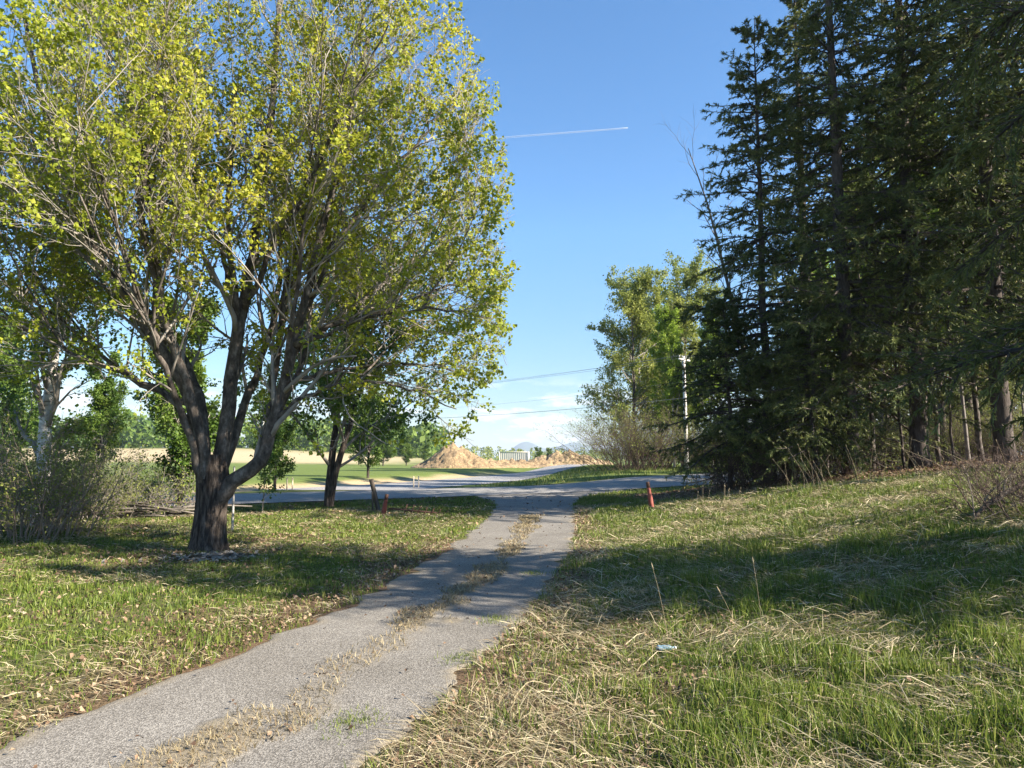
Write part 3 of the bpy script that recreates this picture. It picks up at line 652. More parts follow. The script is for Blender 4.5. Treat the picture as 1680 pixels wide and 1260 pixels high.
for nm, me, px, d, s, rz, lab in [
    ('shrub', sh_a, 40, 14.6, 1.05, 0, 'tangled grey-brown shrub at the lawn edge below the birch'),
    ('shrub', sh_a, 120, 16.4, .7, 2, 'grey-green shrub beside the tangled one, nearer the maple'),
    ('shrub', sh_b, 245, 22, 1.15, 1, 'thin pale shrub behind the brush pile in front of the field'),
    ('shrub', sh_b, 170, 20.5, 1.1, 3, 'thin pale shrub between the birch and brush pile'),
    ('shrub', sh_b, 2, 19, 1.3, 5, 'thin pale shrub behind tangled shrub at the photo edge'),
    ('thicket', sh_c, 1040, 57, 1.05, 0, 'bare reddish thicket at the corner where gravel road meets the grove'),
    ('thicket', sh_c, 1075, 64, .8, 2, 'bare reddish thicket beside the white poplar trunk'),
    ('thicket', sh_c, 1150, 63, .8, 4, 'bare thicket just behind utility pole by the road'),
    ('thicket', sh_c, 1205, 56, .8, 1, 'bare dark thicket under spruce boughs beside the road bend'),
    ('thicket', sh_c, 1310, 34, .62, 3, 'bare thicket under the tall dense spruces'),
    ('thicket', sh_c, 1400, 36, .62, 5, 'bare thicket deeper under the tall dense spruces'),
    ('thicket', sh_c, 1490, 40, .75, 2.5, 'bare thicket deep inside the wood beyond bank crest'),
    ('thicket', sh_c, 1600, 40, .75, .5, 'bare thicket deep inside the wood toward the photo edge'),
    ('thicket', sh_c, 1450, 33, .55, 2.2, 'bare thicket among the dark forest trunks'),
    ('thicket', sh_c, 1540, 34, .55, 4.2, 'bare thicket between slim trunks above the crest'),
    ('thicket', sh_c, 1640, 33, .55, .2, 'bare thicket between slim trunks at the photo edge'),
    ('dead_shrub', sh_d, 1670, 10.9, .85, 0, 'brown dead shrub on the bank below the fallen branch'),
    ('dead_shrub', sh_d, 1700, 9.8, 1.0, 2, 'brown dead shrub nearest the camera at the bank edge'),
    ('thicket', sh_c, 1255, 24, .5, 1.5, 'bare twiggy thicket at the foot of the gappy spruce'),
    ('undergrowth_shrub', sh_d, 1190, 23.5, 1.0, 1, 'low twiggy bush at forest edge beyond the red post'),
    ('undergrowth_shrub', sh_d, 1245, 22.5, 1.05, 3, 'low twiggy bush left of the dry stalk clump at forest edge'),
    ('undergrowth_shrub', sh_d, 1380, 22.3, 1.0, 4, 'low twiggy bush behind dry stalks on the grass crest'),
    ]:
    place(nm, 'shrub', me, lab, at(px, d), rz, s, None, ('stems', 'foliage'))
sap = broadleaf(81, 2.0, .018, .6, .8, 10, .09, 500, M['leaf_green'], M['grey_twig'], m2=4, m3=2)
place('sapling', 'tree', sap, 'waist-high green sapling at the road edge behind the maple', at(435, 24), 0)

# ------------------------------------------------------------------ small objects
def rodpart(name, pts, r, mat, parent, k=8, n=8):
    mb = MB(); P = poly(pts, n) if len(pts) > 2 else np.linspace(pts[0], pts[1], n); mb.tubes(P, np.full(n, r) if np.isscalar(r) else np.interp(np.linspace(0, 1, n), np.linspace(0, 1, len(r)), r), k)
    return part(name, mb.mesh(name, mat, True), parent)
l = at(388, 16.2); mb = MB(); mb.tubes(poly([(0, 0, -.1), (-.02, .05, .5), (-.04, .1, .95), (-.07, .16, 1.45)], 14), np.linspace(.030, .02, 14), 8)
o = part('birch_pole', mb.mesh('birch_pole', M['pale_bark'], True)); o.location = l; tag(o, 'bare white birch pole leaning behind the maple trunk', 'pole')

# brush pile
l = at(250, 20.5); br = thing('brush_pile', 'low pile of fallen dark branches behind the maple', 'brush pile', l); rg = np.random.default_rng(5)
for k in range(16):
    a = rg.normal() * .35; L = 1.2 + 1.6 * rg.random(); x0 = rg.normal() * .7; y0 = rg.normal() * .4; z0 = .06 + .38 * rg.random()
    rodpart('branch', [(x0 - L * .6, y0 - a * L * .5, z0), (x0, y0, z0 + .1 * rg.random()), (x0 + L * .6, y0 + a * L * .5, z0 + .35 * rg.normal() * .5 + .1)], [.045, .02], M['old_wood'] if k % 2 else M['grey_twig'], br, 6)
sv = MB()
st = []
for k in range(60):
    a = rg.random() * 6.28; x0, y0 = rg.normal() * .9, rg.normal() * .5; st.append(np.array([(x0, y0, .05 + .3 * rg.random()), (x0 + .3 * np.cos(a), y0 + .3 * np.sin(a), .2 + .3 * rg.random()), (x0 + .7 * np.cos(a), y0 + .7 * np.sin(a), .25 + .5 * rg.random())]))
sv.tubes(np.array(st), np.full((60, 3), .008), 4); part('twigs', sv.mesh('brush_twigs', M['grey_twig'], True), br)

# posts
l = at(624, 22.6); pr = thing('wooden_post', 'grey leaning wooden post beside the road behind the red post', 'post', l)
mb = MB(); P = np.linspace((.06, 0, -.2), (-.26, .05, 1.0), 8); mb.tubes(P, np.full(8, .07), 8); part('post', mb.mesh('leaning_post', M['old_wood'], False), pr)
mb = MB(); P = np.linspace((-.17, -.02, -.15), (-.20, -.02, .62), 6); mb.tubes(P, np.full(6, .028), 8); part('prop', mb.mesh('post_prop', M['old_wood'], False), pr)
def redpost(label, loc, lean, h, group):
    r = thing('marker_post', label, 'post', loc, 0, group)
    mb = MB(); zz = np.linspace(-.15, h, 9); P = np.stack([lean * zz, .03 * zz, zz], 1); Rr = np.interp(zz, [-.15, .05, h * .55, h * .72, h], [.07, .07, .067, .056, .05])
    mb.tubes(P, Rr, 10); part('post', mb.mesh('marker_post', M['red_rust'], True), r)
    mb = MB(); P = np.linspace((lean * (h - .03), .03 * h, h - .03), (lean * (h + .13), .03 * h, h + .13), 3); mb.tubes(P, np.full(3, .053), 10); part('cap', mb.mesh('post_cap', M['rust'], True), r)
    return r
redpost('short rusty red post with iron bar lying at its foot', at(631, 21.0), .16, .5, 'rusty red driveway marker posts')
redpost('short rusty red post alone in the shade by the wood', at(1067, 20.6), -.14, .64, 'rusty red driveway marker posts')
l = at(640, 20.9); hr = thing('harrow', 'rusty toothed iron harrow bar lying in the grass by red post', 'harrow', l)
mb = MB(); P = np.linspace((0, 0, .24), (1.75, .1, .07), 6); mb.tubes(P, np.full(6, .026), 6); part('bar', mb.mesh('harrow_bar', M['rust'], False), hr)
for k in range(7):
    x = .45 + k * .19; mb = MB(); P = np.linspace((x - .04, .05, .02), (x + .07, .05, .36 - .03 * k), 4); mb.tubes(P, np.array([.016, .02, .02, .014]), 6); part('tooth', mb.mesh('harrow_tooth', M['rust'], False), hr)

# stakes
for k, (px, d, lab) in enumerate([(680, 40, 'pale survey stake in gravel by road'), (688, 40.6, 'second pale survey stake close beside the first'), (474, 37, 'pale survey stake behind maple foliage'), (483, 37.4, 'pale survey stake nearest the fork-trunked tree')]):
    mb = MB(); mb.box(-.03, .03, -.015, .015, -.1, .62); mb.add([(-.03, -.015, .62), (.03, -.015, .62), (.03, .015, .62), (-.03, .015, .62), (0, 0, .70)], None, [(0, 1, 4), (1, 2, 4), (2, 3, 4), (3, 0, 4)])
    o = part('survey_stake', mb.mesh('survey_stake', M['stake'])); o.location = at(px, d); tag(o, lab, 'stake', group='survey stakes by the side road')

# soil mounds
m, nt, p, o_ = newmat('soil'); n1 = noise(nt, 1.1, 8, .8); n2 = noise(nt, 3.2, 6, .75)
nt.links.new(mixc(nt, .5, ramp(nt, [(.38, (.08, .052, .03)), (.5, (.24, .165, .082)), (.62, (.44, .325, .165))], n1), ramp(nt, [(.38, (.10, .062, .034)), (.6, (.33, .24, .14))], n2)), p.inputs['Base Color'])
p.inputs['Roughness'].default_value = .95; bump(nt, n2, .8, .25, p); M['soil'] = m
def mound(label, cx, cy, pts, sx=1, name='soil_mound'):
    """pts: (x, y, radius, height) lobes relative to the base"""
    a = np.array(pts); x0, x1 = (a[:, 0] - a[:, 2] * 1.05).min(), (a[:, 0] + a[:, 2] * 1.05).max(); y0, y1 = (a[:, 1] - a[:, 2] * 1.05).min(), (a[:, 1] + a[:, 2] * 1.05).max()
    xs = np.arange(x0, x1, .14); ys = np.arange(y0, y1, .22)
    def zf(X, Y):
        h = np.zeros_like(X)
        for x, y, r, hh in pts:
            q = np.sqrt((X - x) ** 2 + (Y - y) ** 2) / r * (.85 + .35 * fbm(np.arctan2(Y - y, X - x) * 2 + x, X * .15, 90)); h = np.maximum(h, hh * np.clip(1 - q, 0, 1) ** .92)
        rough = (fbm(X * .8, Y * .8, 91, 4) - .5) * 1.1 + (fbm(X * 2.6, Y * 2.6, 93, 3) - .5) * .8
        return np.where(h > .03, h + rough * sstep(0, .8, h) * .75, -.25) + gz(cx, cy)
    V, Q = grid(xs, ys, zf); o = part(name, mesh(name, V, Q, mat=M['soil'], smooth=False)); o.location = (cx, cy, 0); tag(o, label, 'dirt mound', group='mounds of dug earth'); return o
mound('largest peaked heap of brown dug earth', -7.8, 97, [(0, 0, 4.7, 3.2), (1.0, .3, 4.4, 2.9), (2.4, .5, 4.2, 1.9), (-2.2, 0, 3.6, 1.4), (4, 1, 3, 1.1)])
mound('long low ridge of dug earth running from the largest heap to the container', .0, 108, [(x, x * .8, 3.4, 1.15 + .2 * math.sin(x * 1.7)) for x in np.arange(-4.5, 6.1, 1.5)])
mound('rounded orange-brown heap of dug earth beyond the container', 10.3, 146, [(-4.2, 0, 4.2, 2.1), (-1.5, 0, 4.8, 2.7), (1.2, .4, 5, 3.1), (4, .5, 4.6, 2.3), (7, 1, 4, 1.3)])

# shipping container
ct = thing('shipping_container', 'pale beige corrugated shipping container behind the earth ridge', 'container', (.5, 152, float(gz(.5, 152)) + .55), R_(-8))
L, W_, H_ = 6.06, 2.44, 2.6
def corr(n, length, depth, h0, h1):
    xs = np.linspace(0, length, n * 4 + 1); k = np.arange(len(xs)) % 4; off = np.where((k == 1) | (k == 2), depth, 0.)
    V = np.concatenate([np.stack([xs, off, np.full_like(xs, h0)], 1), np.stack([xs, off, np.full_like(xs, h1)], 1)]); m_ = len(xs); i = np.arange(m_ - 1)
    return V, np.stack([i, i + 1, i + m_ + 1, i + m_], 1)
for nm, (ox, oy, rot, ln) in {'long_wall': (-L / 2 + .1, -W_ / 2 + .05, 0, L - .2), 'back_wall': (L / 2 - .1, W_ / 2 - .05, math.pi, L - .2), 'end_wall': (-L / 2 + .05, W_ / 2 - .1, -math.pi / 2, W_ - .2)}.items():
    V, Q = corr(15 if ln > 3 else 6, ln, .045, .14, H_ - .1); c_, s_ = math.cos(rot), math.sin(rot)
    V2 = np.stack([V[:, 0] * c_ - V[:, 1] * s_ + ox, V[:, 0] * s_ + V[:, 1] * c_ + oy, V[:, 2]], 1); part(nm, mesh(nm, V2, Q, mat=M['beige_steel']), ct)
mb = MB()
for sx in (-1, 1):
    for sy in (-1, 1): x, y = sx * (L / 2 - .06), sy * (W_ / 2 - .06); mb.box(x - .07, x + .07, y - .07, y + .07, 0, H_)
for sy in (-1, 1):
    for z in (.08, H_ - .06): mb.box(-L / 2 + .13, L / 2 - .13, sy * (W_ / 2 - .06) - .055, sy * (W_ / 2 - .06) + .055, z - .06, z + .06)
part('frame', mb.mesh('container_frame', M['beige_steel']), ct)
mb = MB(); mb.box(-L / 2 + .1, L / 2 - .1, -W_ / 2 + .12, W_ / 2 - .12, H_ - .08, H_ - .02); part('roof', mb.mesh('container_roof', M['beige_steel']), ct)
for s in (-1, 1):
    mb = MB(); mb.box(L / 2 - .09, L / 2 - .03, min(s * .01, s * 1.09), max(s * .01, s * 1.09), .12, H_ - .1); dr_ = part('door', mb.mesh('container_door', M['white_sunlit_steel']), ct)  # doors whiter than the walls: the sunlit end is painted brighter
    for q in (.3, .8): mb = MB(); mb.tubes(np.array([(L / 2, s * q, .15), (L / 2, s * q, H_ - .15)]), np.full(2, .025), 6); part('locking_bar', mb.mesh('locking_bar', M['steel'], True), dr_)

# utility poles and wires
def upole(label, loc, h, rz):
    r = thing('utility_pole', label, 'utility pole', loc, rz, 'utility poles along the road')
    mb = MB(); mb.tubes(np.linspace((0, 0, -.2), (.05, 0, h), 10), np.linspace(.17, .11, 10), 12); part('pole', mb.mesh('utility_pole', M['pole_wood'], True), r)
    mb = MB(); mb.box(-.05, .05, -.8, .8, h - .33, h - .22); ca = part('crossarm', mb.mesh('crossarm', M['pole_wood']), r)
    for y in (-.7, -.3, .3, .7):
        mb = MB(); mb.tubes(np.array([(0, y, h - .21), (0, y, h - .12), (0, y, h - .08), (0, y, h - .02), (0, y, h + .02)]), np.array([.02, .02, .05, .05, .02]), 8); part('insulator', mb.mesh('insulator', M['ceramic'], True), ca)
    for s in (-1, 1): mb = MB(); mb.tubes(np.array([(.06, s * .5, h - .3), (.12, 0, h - .85)]), np.full(2, .018), 5); part('brace', mb.mesh('crossarm_brace', M['steel']), r)
    return r
A_ = np.array(at(1125, 57)); B_ = np.array((-36., 106., float(gz(-36, 106)))); wd = (B_ - A_)[:2]; rz = math.atan2(wd[1], wd[0])
upole('weathered pale utility pole with crossarm at the edge of the grove', A_, 8.9, rz)
upole('second pale utility pole hidden behind the maple foliage', B_, 10.2, rz)
pv = np.array([-math.sin(rz), math.cos(rz)])
C_ = A_ + np.array([40, -40 * .3, .4]) * np.array([1, 1, 1]); C_[1] = A_[1] + 12
for k, (off, hz_, sag, r, lab) in enumerate([(-.7, 10.2, .9, .010, 'overhead power wire on the outer near end of crossarm'), (.3, 10.2, .9, .009, 'overhead power wire on inner crossarm insulator'), (.7, 10.2, 1.1, .008, 'overhead power wire on the far crossarm end'), (.0, 8.2, 1.2, .006, 'thin faint wire midway below the crossarm'), (.0, 6.9, .9, .017, 'thick low telephone cable below the power wires')]):
    pts = []
    for a, b in ((A_, B_),):
        t = np.linspace(0, 1, 40); q = a[None] * (1 - t[:, None]) + b[None] * t[:, None]; q[:, 0] += pv[0] * off; q[:, 1] += pv[1] * off; q[:, 2] += (hz_ - 1.3 + 1.3 * t) + .02 - sag * 4 * t * (1 - t); pts.append(q)
    q = np.concatenate([np.linspace(pts[0][0] + (C_ - A_), pts[0][0], 12)[:-1], pts[0]])
    mb = MB(); mb.tubes(q, np.full(len(q), r), 5); o = part('overhead_wire', mb.mesh('overhead_wire', M['cable'], True)); tag(o, lab, 'wire', group='overhead wires')

# fallen branch on the bank
fb = thing('fallen_branch', 'dead fallen branch propped over the bank crest at photo edge', 'branch', at(1588, 10.2))
P = poly([(-.15, -.1, -.02), (.2, .0, .26), (.6, .05, .46), (1.2, .1, .72), (2.0, .2, .95)], 16); Rr = np.linspace(.022, .062, 16)
mb = MB(); mb.tubes(P, Rr, 8); part('stem', mb.mesh('fallen_stem', M['old_wood'], True), fb)
P1, R1, _ = spawn(P[None], Rr[None], 14, (.0, .9), .7, .7, -.05, 6, .15, .4, .005, .4, -.02, .1, np.random.default_rng(3))
P2, R2, _ = spawn(P1, R1, 5, (.2, 1), .6, .3, 0, 4, .15, .5, .003, .4, 0, .1, np.random.default_rng(4))
mb = MB(); mb.tubes(P1, R1, 5, False); mb.tubes(P2, R2, 3, False); part('twigs', mb.mesh('fallen_twigs', M['grey_twig'], True), fb)

# bottle
m, nt, p, o_ = newmat('blue_plastic'); p.inputs['Base Color'].default_value = (.26, .40, .50, 1); p.inputs['Roughness'].default_value = .2; p.inputs['Transmission Weight'].default_value = .35
n = noise(nt, 18, 3, .5); bump(nt, n, .5, .02, p); M['blue_plastic'] = m
bx, by = 1.17, 5.75
bo = thing('plastic_bottle', 'crumpled pale blue plastic bottle lying in the grass', 'bottle', (bx, by, float(gz(bx, by)) + .035), R_(8), None, .68)
pr_ = [(0, .0), (.003, .028), (.02, .034), (.05, .031), (.08, .035), (.11, .029), (.14, .034), (.155, .03), (.18, .014), (.205, .013)]
x = np.array([q[0] for q in pr_]); r = np.array([q[1] for q in pr_]); P = np.stack([x - .1, .004 * np.sin(x * 40), .003 * np.cos(x * 55)], 1)
mb = MB(); mb.tubes(P, r, 14); part('body', mb.mesh('bottle_body', M['blue_plastic'], True), bo)
mb = MB(); mb.tubes(np.array([(.105, 0, 0), (.125, 0, 0)]), np.full(2, .016), 12); part('cap', mb.mesh('bottle_cap', M['white_sunlit_steel'], True), bo)

# dry stalk clumps (countable tall stalks)
rg = np.random.default_rng(9)
def stalks(seed, n, h, lean, spread):
    stk_r = .0028 if n > 1 else .0016
    rg = np.random.default_rng(seed); b = rg.normal(size=(n, 2)) * spread; a = rg.normal(size=n) * .9 + (0 if lean > 0 else math.pi); le = abs(lean) * (.3 + rg.random(n)); L = h * (.6 + .5 * rg.random(n))
    t = np.linspace(0, 1, 7)[None, :]
    x = b[:, :1] + np.cos(a)[:, None] * le[:, None] * L[:, None] * t ** 1.5; y = b[:, 1:] + np.sin(a)[:, None] * le[:, None] * L[:, None] * t ** 1.5
    P = np.stack([x, y, L[:, None] * t * np.sqrt(np.clip(1 - le[:, None] ** 2 * .6, .2, 1)) - .03], -1)
    mb = MB(); mb.tubes(P, np.broadcast_to(stk_r * np.array([1, 1, .9, .8, .7, .6, .5]), (n, 7)), 4); s = mb.mesh('stalks', M['stalk'], True)
    hp = P[:, -1]; d = nrm(P[:, -1] - P[:, -2]); Hh = np.stack([hp, hp + d * .03, hp + d * .07], 1); mb = MB(); mb.tubes(Hh, np.broadcast_to([.002, .0045, .001], (n, 3)), 5); return s, mb.mesh('seed_heads', M['stalk'], True)
for k, (px, d, n, h, le, sp, sc_, lab) in enumerate([
    (1095, 5.9, 1, .62, -.75, .02, 1, 'single dry grass stalk arching over the plastic bottle'),
    (1205, 5.9, 1, .62, -.5, .02, 1, 'dry grass stalk leaning above the straw tuft, shorter of the pair'),
    (1240, 5.9, 1, .66, -.35, .02, 1, 'dry grass stalk standing tallest over the straw tuft'),
    (895, 5.6, 5, .25, .3, .05, 1, 'small bare weed stems beside the driveway edge'),
    (1150, 18.4, 4, .5, .1, .25, 1.1, 'upright dry stalk clump at shaded forest edge'),
    (1190, 17.6, 5, .5, .12, .15, 1.1, 'upright dry stalk clump nearest the red post'),
    (1320, 18.5, 12, 1.0, -.45, .3, 1.1, 'slanting reddish stalk clump on the grass crest under dark brush'),
    (1370, 18.5, 6, 1.0, -.6, .4, 1.1, 'leaning stalk clump on the crest before the dense spruce'),
    (1440, 18.3, 6, .9, .2, .3, 1.1, 'upright stalk clump on the crest before the stout trunk'),
    (1490, 18, 8, 1.0, -.6, .5, 1.1, 'slanting pale stalk clump high on the crest'),
    (1640, 16.5, 6, .9, -.9, .5, 1.6, 'bent-over pale stalks above the fallen branch'),
    (1400, 7.5, 4, .5, .5, .3, 1, 'short dry stalk clump mid-bank in the shade'),
    (205, 14.2, 4, .5, .2, .6, 1, 'dry weed stems beside the tangled shrub'),
    ]):
    s, hd = stalks(100 + k, n, h, le, sp); r = thing('dry_stalks' if n > 1 else 'dry_stalk', lab, 'dry grass', at(px, d), 0, 'dry grass stalks', sc_ if sc_ else 1); part('stem', s, r); part('seed_head', hd, r)

# ------------------------------------------------------------------ grass, straw and leaf litter (uncountable)
def scatter(N, d0, d1, th0, th1, rg):
    d = d0 + (d1 - d0) * rg.random(N); th = th0 + (th1 - th0) * rg.random(N); return d * np.sin(th), d * np.cos(th), d
def blades(x, y, h, wd, lean, r, rg, z0=0, segs=2):
    N = len(x); p = np.stack([x, y, gz(x, y) - .01 + z0], 1); f = rg.random(N) * 2 * np.pi; a = rg.random(N) * 2 * np.pi
    s = np.stack([np.cos(f), np.sin(f), np.zeros(N)], 1) * (wd * .5)[:, None]; ld = np.stack([np.cos(a), np.sin(a), np.zeros(N)], 1)
    up = np.array([0, 0, 1.]); hh = h[:, None]; ll = (lean * h)[:, None]
    vz = np.sqrt(np.clip(1 - np.minimum(lean, .98) ** 2, .04, 1))[:, None]
    m_ = p + up * hh * .55 * (vz * .4 + .6 * np.sqrt(vz)) + ld * ll * .35; t = p + up * hh * vz + ld * ll
    V = np.stack([p - s, p + s, m_ - s * .8, m_ + s * .8, t], 1); b = np.arange(N)[:, None] * 5
    return V.reshape(-1, 3), b + [0, 1, 3, 2], b + [2, 3, 4], np.repeat(r, 5)
def lying(x, y, L, wd, r, rg):
    N = len(x); a = (fbm(x * .8, y * .8, 99) * 9 + rg.normal(size=N) * 1.3); el = np.abs(rg.normal(size=N)) * .22 + .02
    d = np.stack([np.cos(a) * np.cos(el), np.sin(a) * np.cos(el), np.sin(el)], 1) * L[:, None]
    p = np.stack([x, y, gz(x, y) + .01 + .05 * rg.random(N)], 1); s = np.stack([-np.sin(a), np.cos(a), .5 * rg.normal(size=N)], 1) * (wd * .5)[:, None]
    m_ = p + d * .55; m_[:, 2] += L * .04 * rg.normal(size=N) + L * .04; t = p + d; t[:, 2] = np.maximum(t[:, 2] - L * .06 * rg.random(N), gz(t[:, 0], t[:, 1]) + .01)
    m_[:, 2] = np.maximum(m_[:, 2], gz(m_[:, 0], m_[:, 1]) + .012)
    V = np.stack([p - s, p + s, m_ - s * .85, m_ + s * .85, t], 1); b = np.arange(N)[:, None] * 5
    return V.reshape(-1, 3), b + [0, 1, 3, 2], b + [2, 3, 4], np.repeat(r, 5)
def off_road(x, y):
    g = np.clip(y, -4, 36.2); l, r = dl(g), dr(g); t, n = roadc(x, y)
    rag = (fbm(x * 3, y * 3, 77) - .5) * .35
    return ((x < l + rag) | (x > r + rag)) & (n < -.3)
rg = np.random.default_rng(201)
x, y, d = scatter(560000, 2.7, 31, R_(-46), R_(46), rg); x2, y2, d2 = scatter(60000, 31, 52, R_(-30), R_(20), rg); x3 = -6 + 15 * rg.random(150000); y3 = -1 + 7 * rg.random(150000); k3 = (np.hypot(x3, y3) < 2.7) | (np.abs(np.arctan2(x3, y3)) > R_(46)); x3, y3 = x3[k3], y3[k3]
x = np.r_[x, x2, x3]; y = np.r_[y, y2, y3]; d = np.r_[d, d2, np.full(len(x3), 4.)]
g = np.clip(y, -4, 36.2); ok = off_road(x, y)
fm = forest_mask(x, y); lb = leafbed_mask(x, y); right = x > dr(g)
dens = (1 - .95 * fm) * (1 - .62 * lb) * (.35 + .65 * sstep(.33, .55, fbm(x * 1.3, y * 1.3, 81)))
ok &= rg.random(len(x)) < dens; x, y, d, right, lb = x[ok], y[ok], d[ok], right[ok], lb[ok]
tall = fbm(x * .9, y * .9, 83); tuft = sstep(.52, .72, fbm(x * 2.3, y * 2.3, 85))
h = np.where(right, .04 + .07 * tall + .09 * tuft, .034 + .045 * tall + .055 * tuft) * (.5 + .8 * rg.random(len(x)))
dry = np.clip(fbm(x * .7, y * .7, 87) * 1.6 - .45, 0, 1) * np.where(right, .45, .5) + .25 * lb
rr = np.clip(rg.random(len(x)) * .62 + dry * .55 * rg.random(len(x)) + .12 * (rg.random(len(x)) < .3), 0, 1)
wd = .0045 + .0008 * d * (.7 + .6 * rg.random(len(x)))
lean = np.abs(rg.normal(size=len(x))) * .35 + .1
for nm, k in (('lawn_grass', ~right), ('bank_grass', right)):
    V, Q, T, r = blades(x[k], y[k], h[k], wd[k], np.minimum(lean[k], .95), rr[k], rg)
    tag(part(nm, mesh(nm, V, Q, T, r, M['grass'])), 'short patchy green lawn grass' if nm == 'lawn_grass' else 'longer rough green grass on the bank', 'grass', 'stuff')
# straw: long, mostly lying dead blades
x, y, d = scatter(330000, 2.7, 24, R_(-44), R_(46), rg); x3 = -6 + 15 * rg.random(70000); y3 = -1 + 7 * rg.random(70000); k3 = (np.hypot(x3, y3) < 2.7) | (np.abs(np.arctan2(x3, y3)) > R_(46)); x = np.r_[x, x3[k3]]; y = np.r_[y, y3[k3]]; d = np.r_[d, np.full(int(k3.sum()), 4.)]; g = np.clip(y, -4, 36.2); ok = off_road(x, y); right = x > dr(g)
sn = fbm(x * .9 + 7, y * .9, 89); pr_ = np.where(right, .22 + .5 * sstep(.4, .65, sn), .05 + .35 * sstep(.4, .6, sn)) * (1 - .8 * forest_mask(x, y))
ok &= rg.random(len(x)) < pr_; x, y, d, right = x[ok], y[ok], d[ok], right[ok]
h = np.where(right, .06 + .26 * rg.random(len(x)) ** 2.6, .05 + .10 * rg.random(len(x))); wd = (.0012 + .00045 * d) * (.6 + .8 * rg.random(len(x)))
V, Q, T, r = lying(x, y, h, wd, rg.random(len(x)), rg)
tag(part('dry_straw', mesh('dry_straw', V, Q, T, r, M['straw'])), 'flattened pale dead straw over the bank and lawn', 'dry grass', 'stuff')
# centre strip grass
N = 60000; y = 2 + 26 * rg.random(N) ** 1.3; u = .3 + .42 * rg.random(N); x = dl(y) + (dr(y) - dl(y)) * u
k = rg.random(N) < strip_mask(u, y, x) * .9; x, y = x[k], y[k]
V, Q, T, r = blades(x, y, .03 + .06 * rg.random(len(x)), .003 + .0008 * y, .4 + .5 * rg.random(len(x)), rg.random(len(x)) * .6 + (rg.random(len(x)) < .12) * .0, rg, .012)
tag(part('strip_grass', mesh('strip_grass', V, Q, T, r, M['straw'])), 'dry grass strip along the driveway middle', 'dry grass', 'stuff')
N = 1500; cxy = np.array([(-.95, 4.55), (-.38, 5.9), (-.15, 7.3), (.3, 10.2)]); q = cxy[rg.integers(0, 4, N)] + rg.normal(size=(N, 2)) * [.09, .12]
V, Q, T, r = blades(q[:, 0], q[:, 1], .015 + .04 * rg.random(N), np.full(N, .005), .3 + .5 * rg.random(N), .25 + .5 * rg.random(N), rg, .014)
tag(part('driveway_weeds', mesh('driveway_weeds', V, Q, T, r, M['grass'])), 'small green weed patches growing through the driveway', 'weeds', 'stuff')
# verge grass beyond the road and far field tufts
x = -30 + 62 * rg.random(90000); y = 26 + 60 * rg.random(90000); t, n = roadc(x, y); s_ = sidec(x, y)
k = (n > RW + .4) & (s_ > 4.3) & (s_ < 22) | ((n > RW + .6) & (n < RW + 2.2) & (s_ < -8))
k &= rg.random(len(x)) < .8 * sstep(.3, .55, fbm(x * .5, y * .5, 95)); x, y = x[k], y[k]
V, Q, T, r = blades(x, y, .12 + .22 * rg.random(len(x)), np.full(len(x), .03), .2 + .4 * rg.random(len(x)), rg.random(len(x)) * .9, rg)
tag(part('verge_grass', mesh('verge_grass', V, Q, T, r, M['grass'])), 'rough grass verge between road and gravel side road', 'grass', 'stuff')
# leaf litter
x, y, d = scatter(100000, 2.7, 30, R_(-46), R_(46), rg); fm = forest_mask(x, y); lb = leafbed_mask(x, y); g = np.clip(y, -4, 36.2)
ins = (x > dl(g)) & (x < dr(g)); u = (x - dl(g)) / (dr(g) - dl(g))
pr_ = np.where(ins, .2 * strip_mask(u, y, x) + .012 + .1 * (fbm(x * 1.5, y * 1.5, 45) > .68), np.where(x > dr(g), .06, .20) + .75 * np.maximum(fm, lb)); t, n = roadc(x, y)
k = (rg.random(len(x)) < pr_) & (n < -.3); x, y, d = x[k], y[k], d[k]; N = len(x)
sz = (.019 + .002 * d) * (.5 + .9 * rg.random(N)); f = rg.random(N) * 6.28; tl = rg.normal(size=(N, 2)) * .45
c = np.stack([x, y, gz(x, y) + .018 + .03 * rg.random(N)], 1); a = np.stack([np.cos(f), np.sin(f), tl[:, 0]], 1) * sz[:, None]; b_ = np.stack([-np.sin(f), np.cos(f), tl[:, 1]], 1) * sz[:, None] * .38
V = np.stack([c - a * .5, c + b_, c + a * .5, c - b_], 1); V[:, 1, 2] += sz * .25; V[:, 3, 2] += sz * .25; i = np.arange(N)[:, None] * 4
tag(part('leaf_litter', mesh('leaf_litter', V.reshape(-1, 3), None, np.concatenate([i + [0, 1, 2], i + [0, 2, 3]]), np.repeat(rg.random(N), 4), M['dead_leaf'])), 'scattered brown dead leaves', 'leaf litter', 'stuff')
# wood chips beside the maple
N = 420; q = np.array([-4.75, 11.9]) + rg.normal(size=(N, 2)) * [.42, .28]; z = gz(q[:, 0], q[:, 1]) + .10 * np.exp(-(((q - [-4.75, 11.9]) / [.5, .35]) ** 2).sum(1)) * rg.random(N) + .015
f = rg.random(N) * 6.28; s = .03 + .05 * rg.random(N); a = np.stack([np.cos(f), np.sin(f), rg.normal(size=N) * .3], 1) * s[:, None]; b_ = np.stack([-np.sin(f), np.cos(f), rg.normal(size=N) * .3], 1) * s[:, None] * .35; c = np.c_[q, z]
i = np.arange(N)[:, None] * 4
tag(part('wood_chips', mesh('wood_chips', np.stack([c - a - b_, c + a - b_, c + a + b_, c - a + b_], 1).reshape(-1, 3), i + [0, 1, 2, 3], None, None, plain('chips', (.25, .22, .185), .9, 0, .4, 9))), 'pale wood chips scattered at the maple foot', 'wood chips', 'stuff')

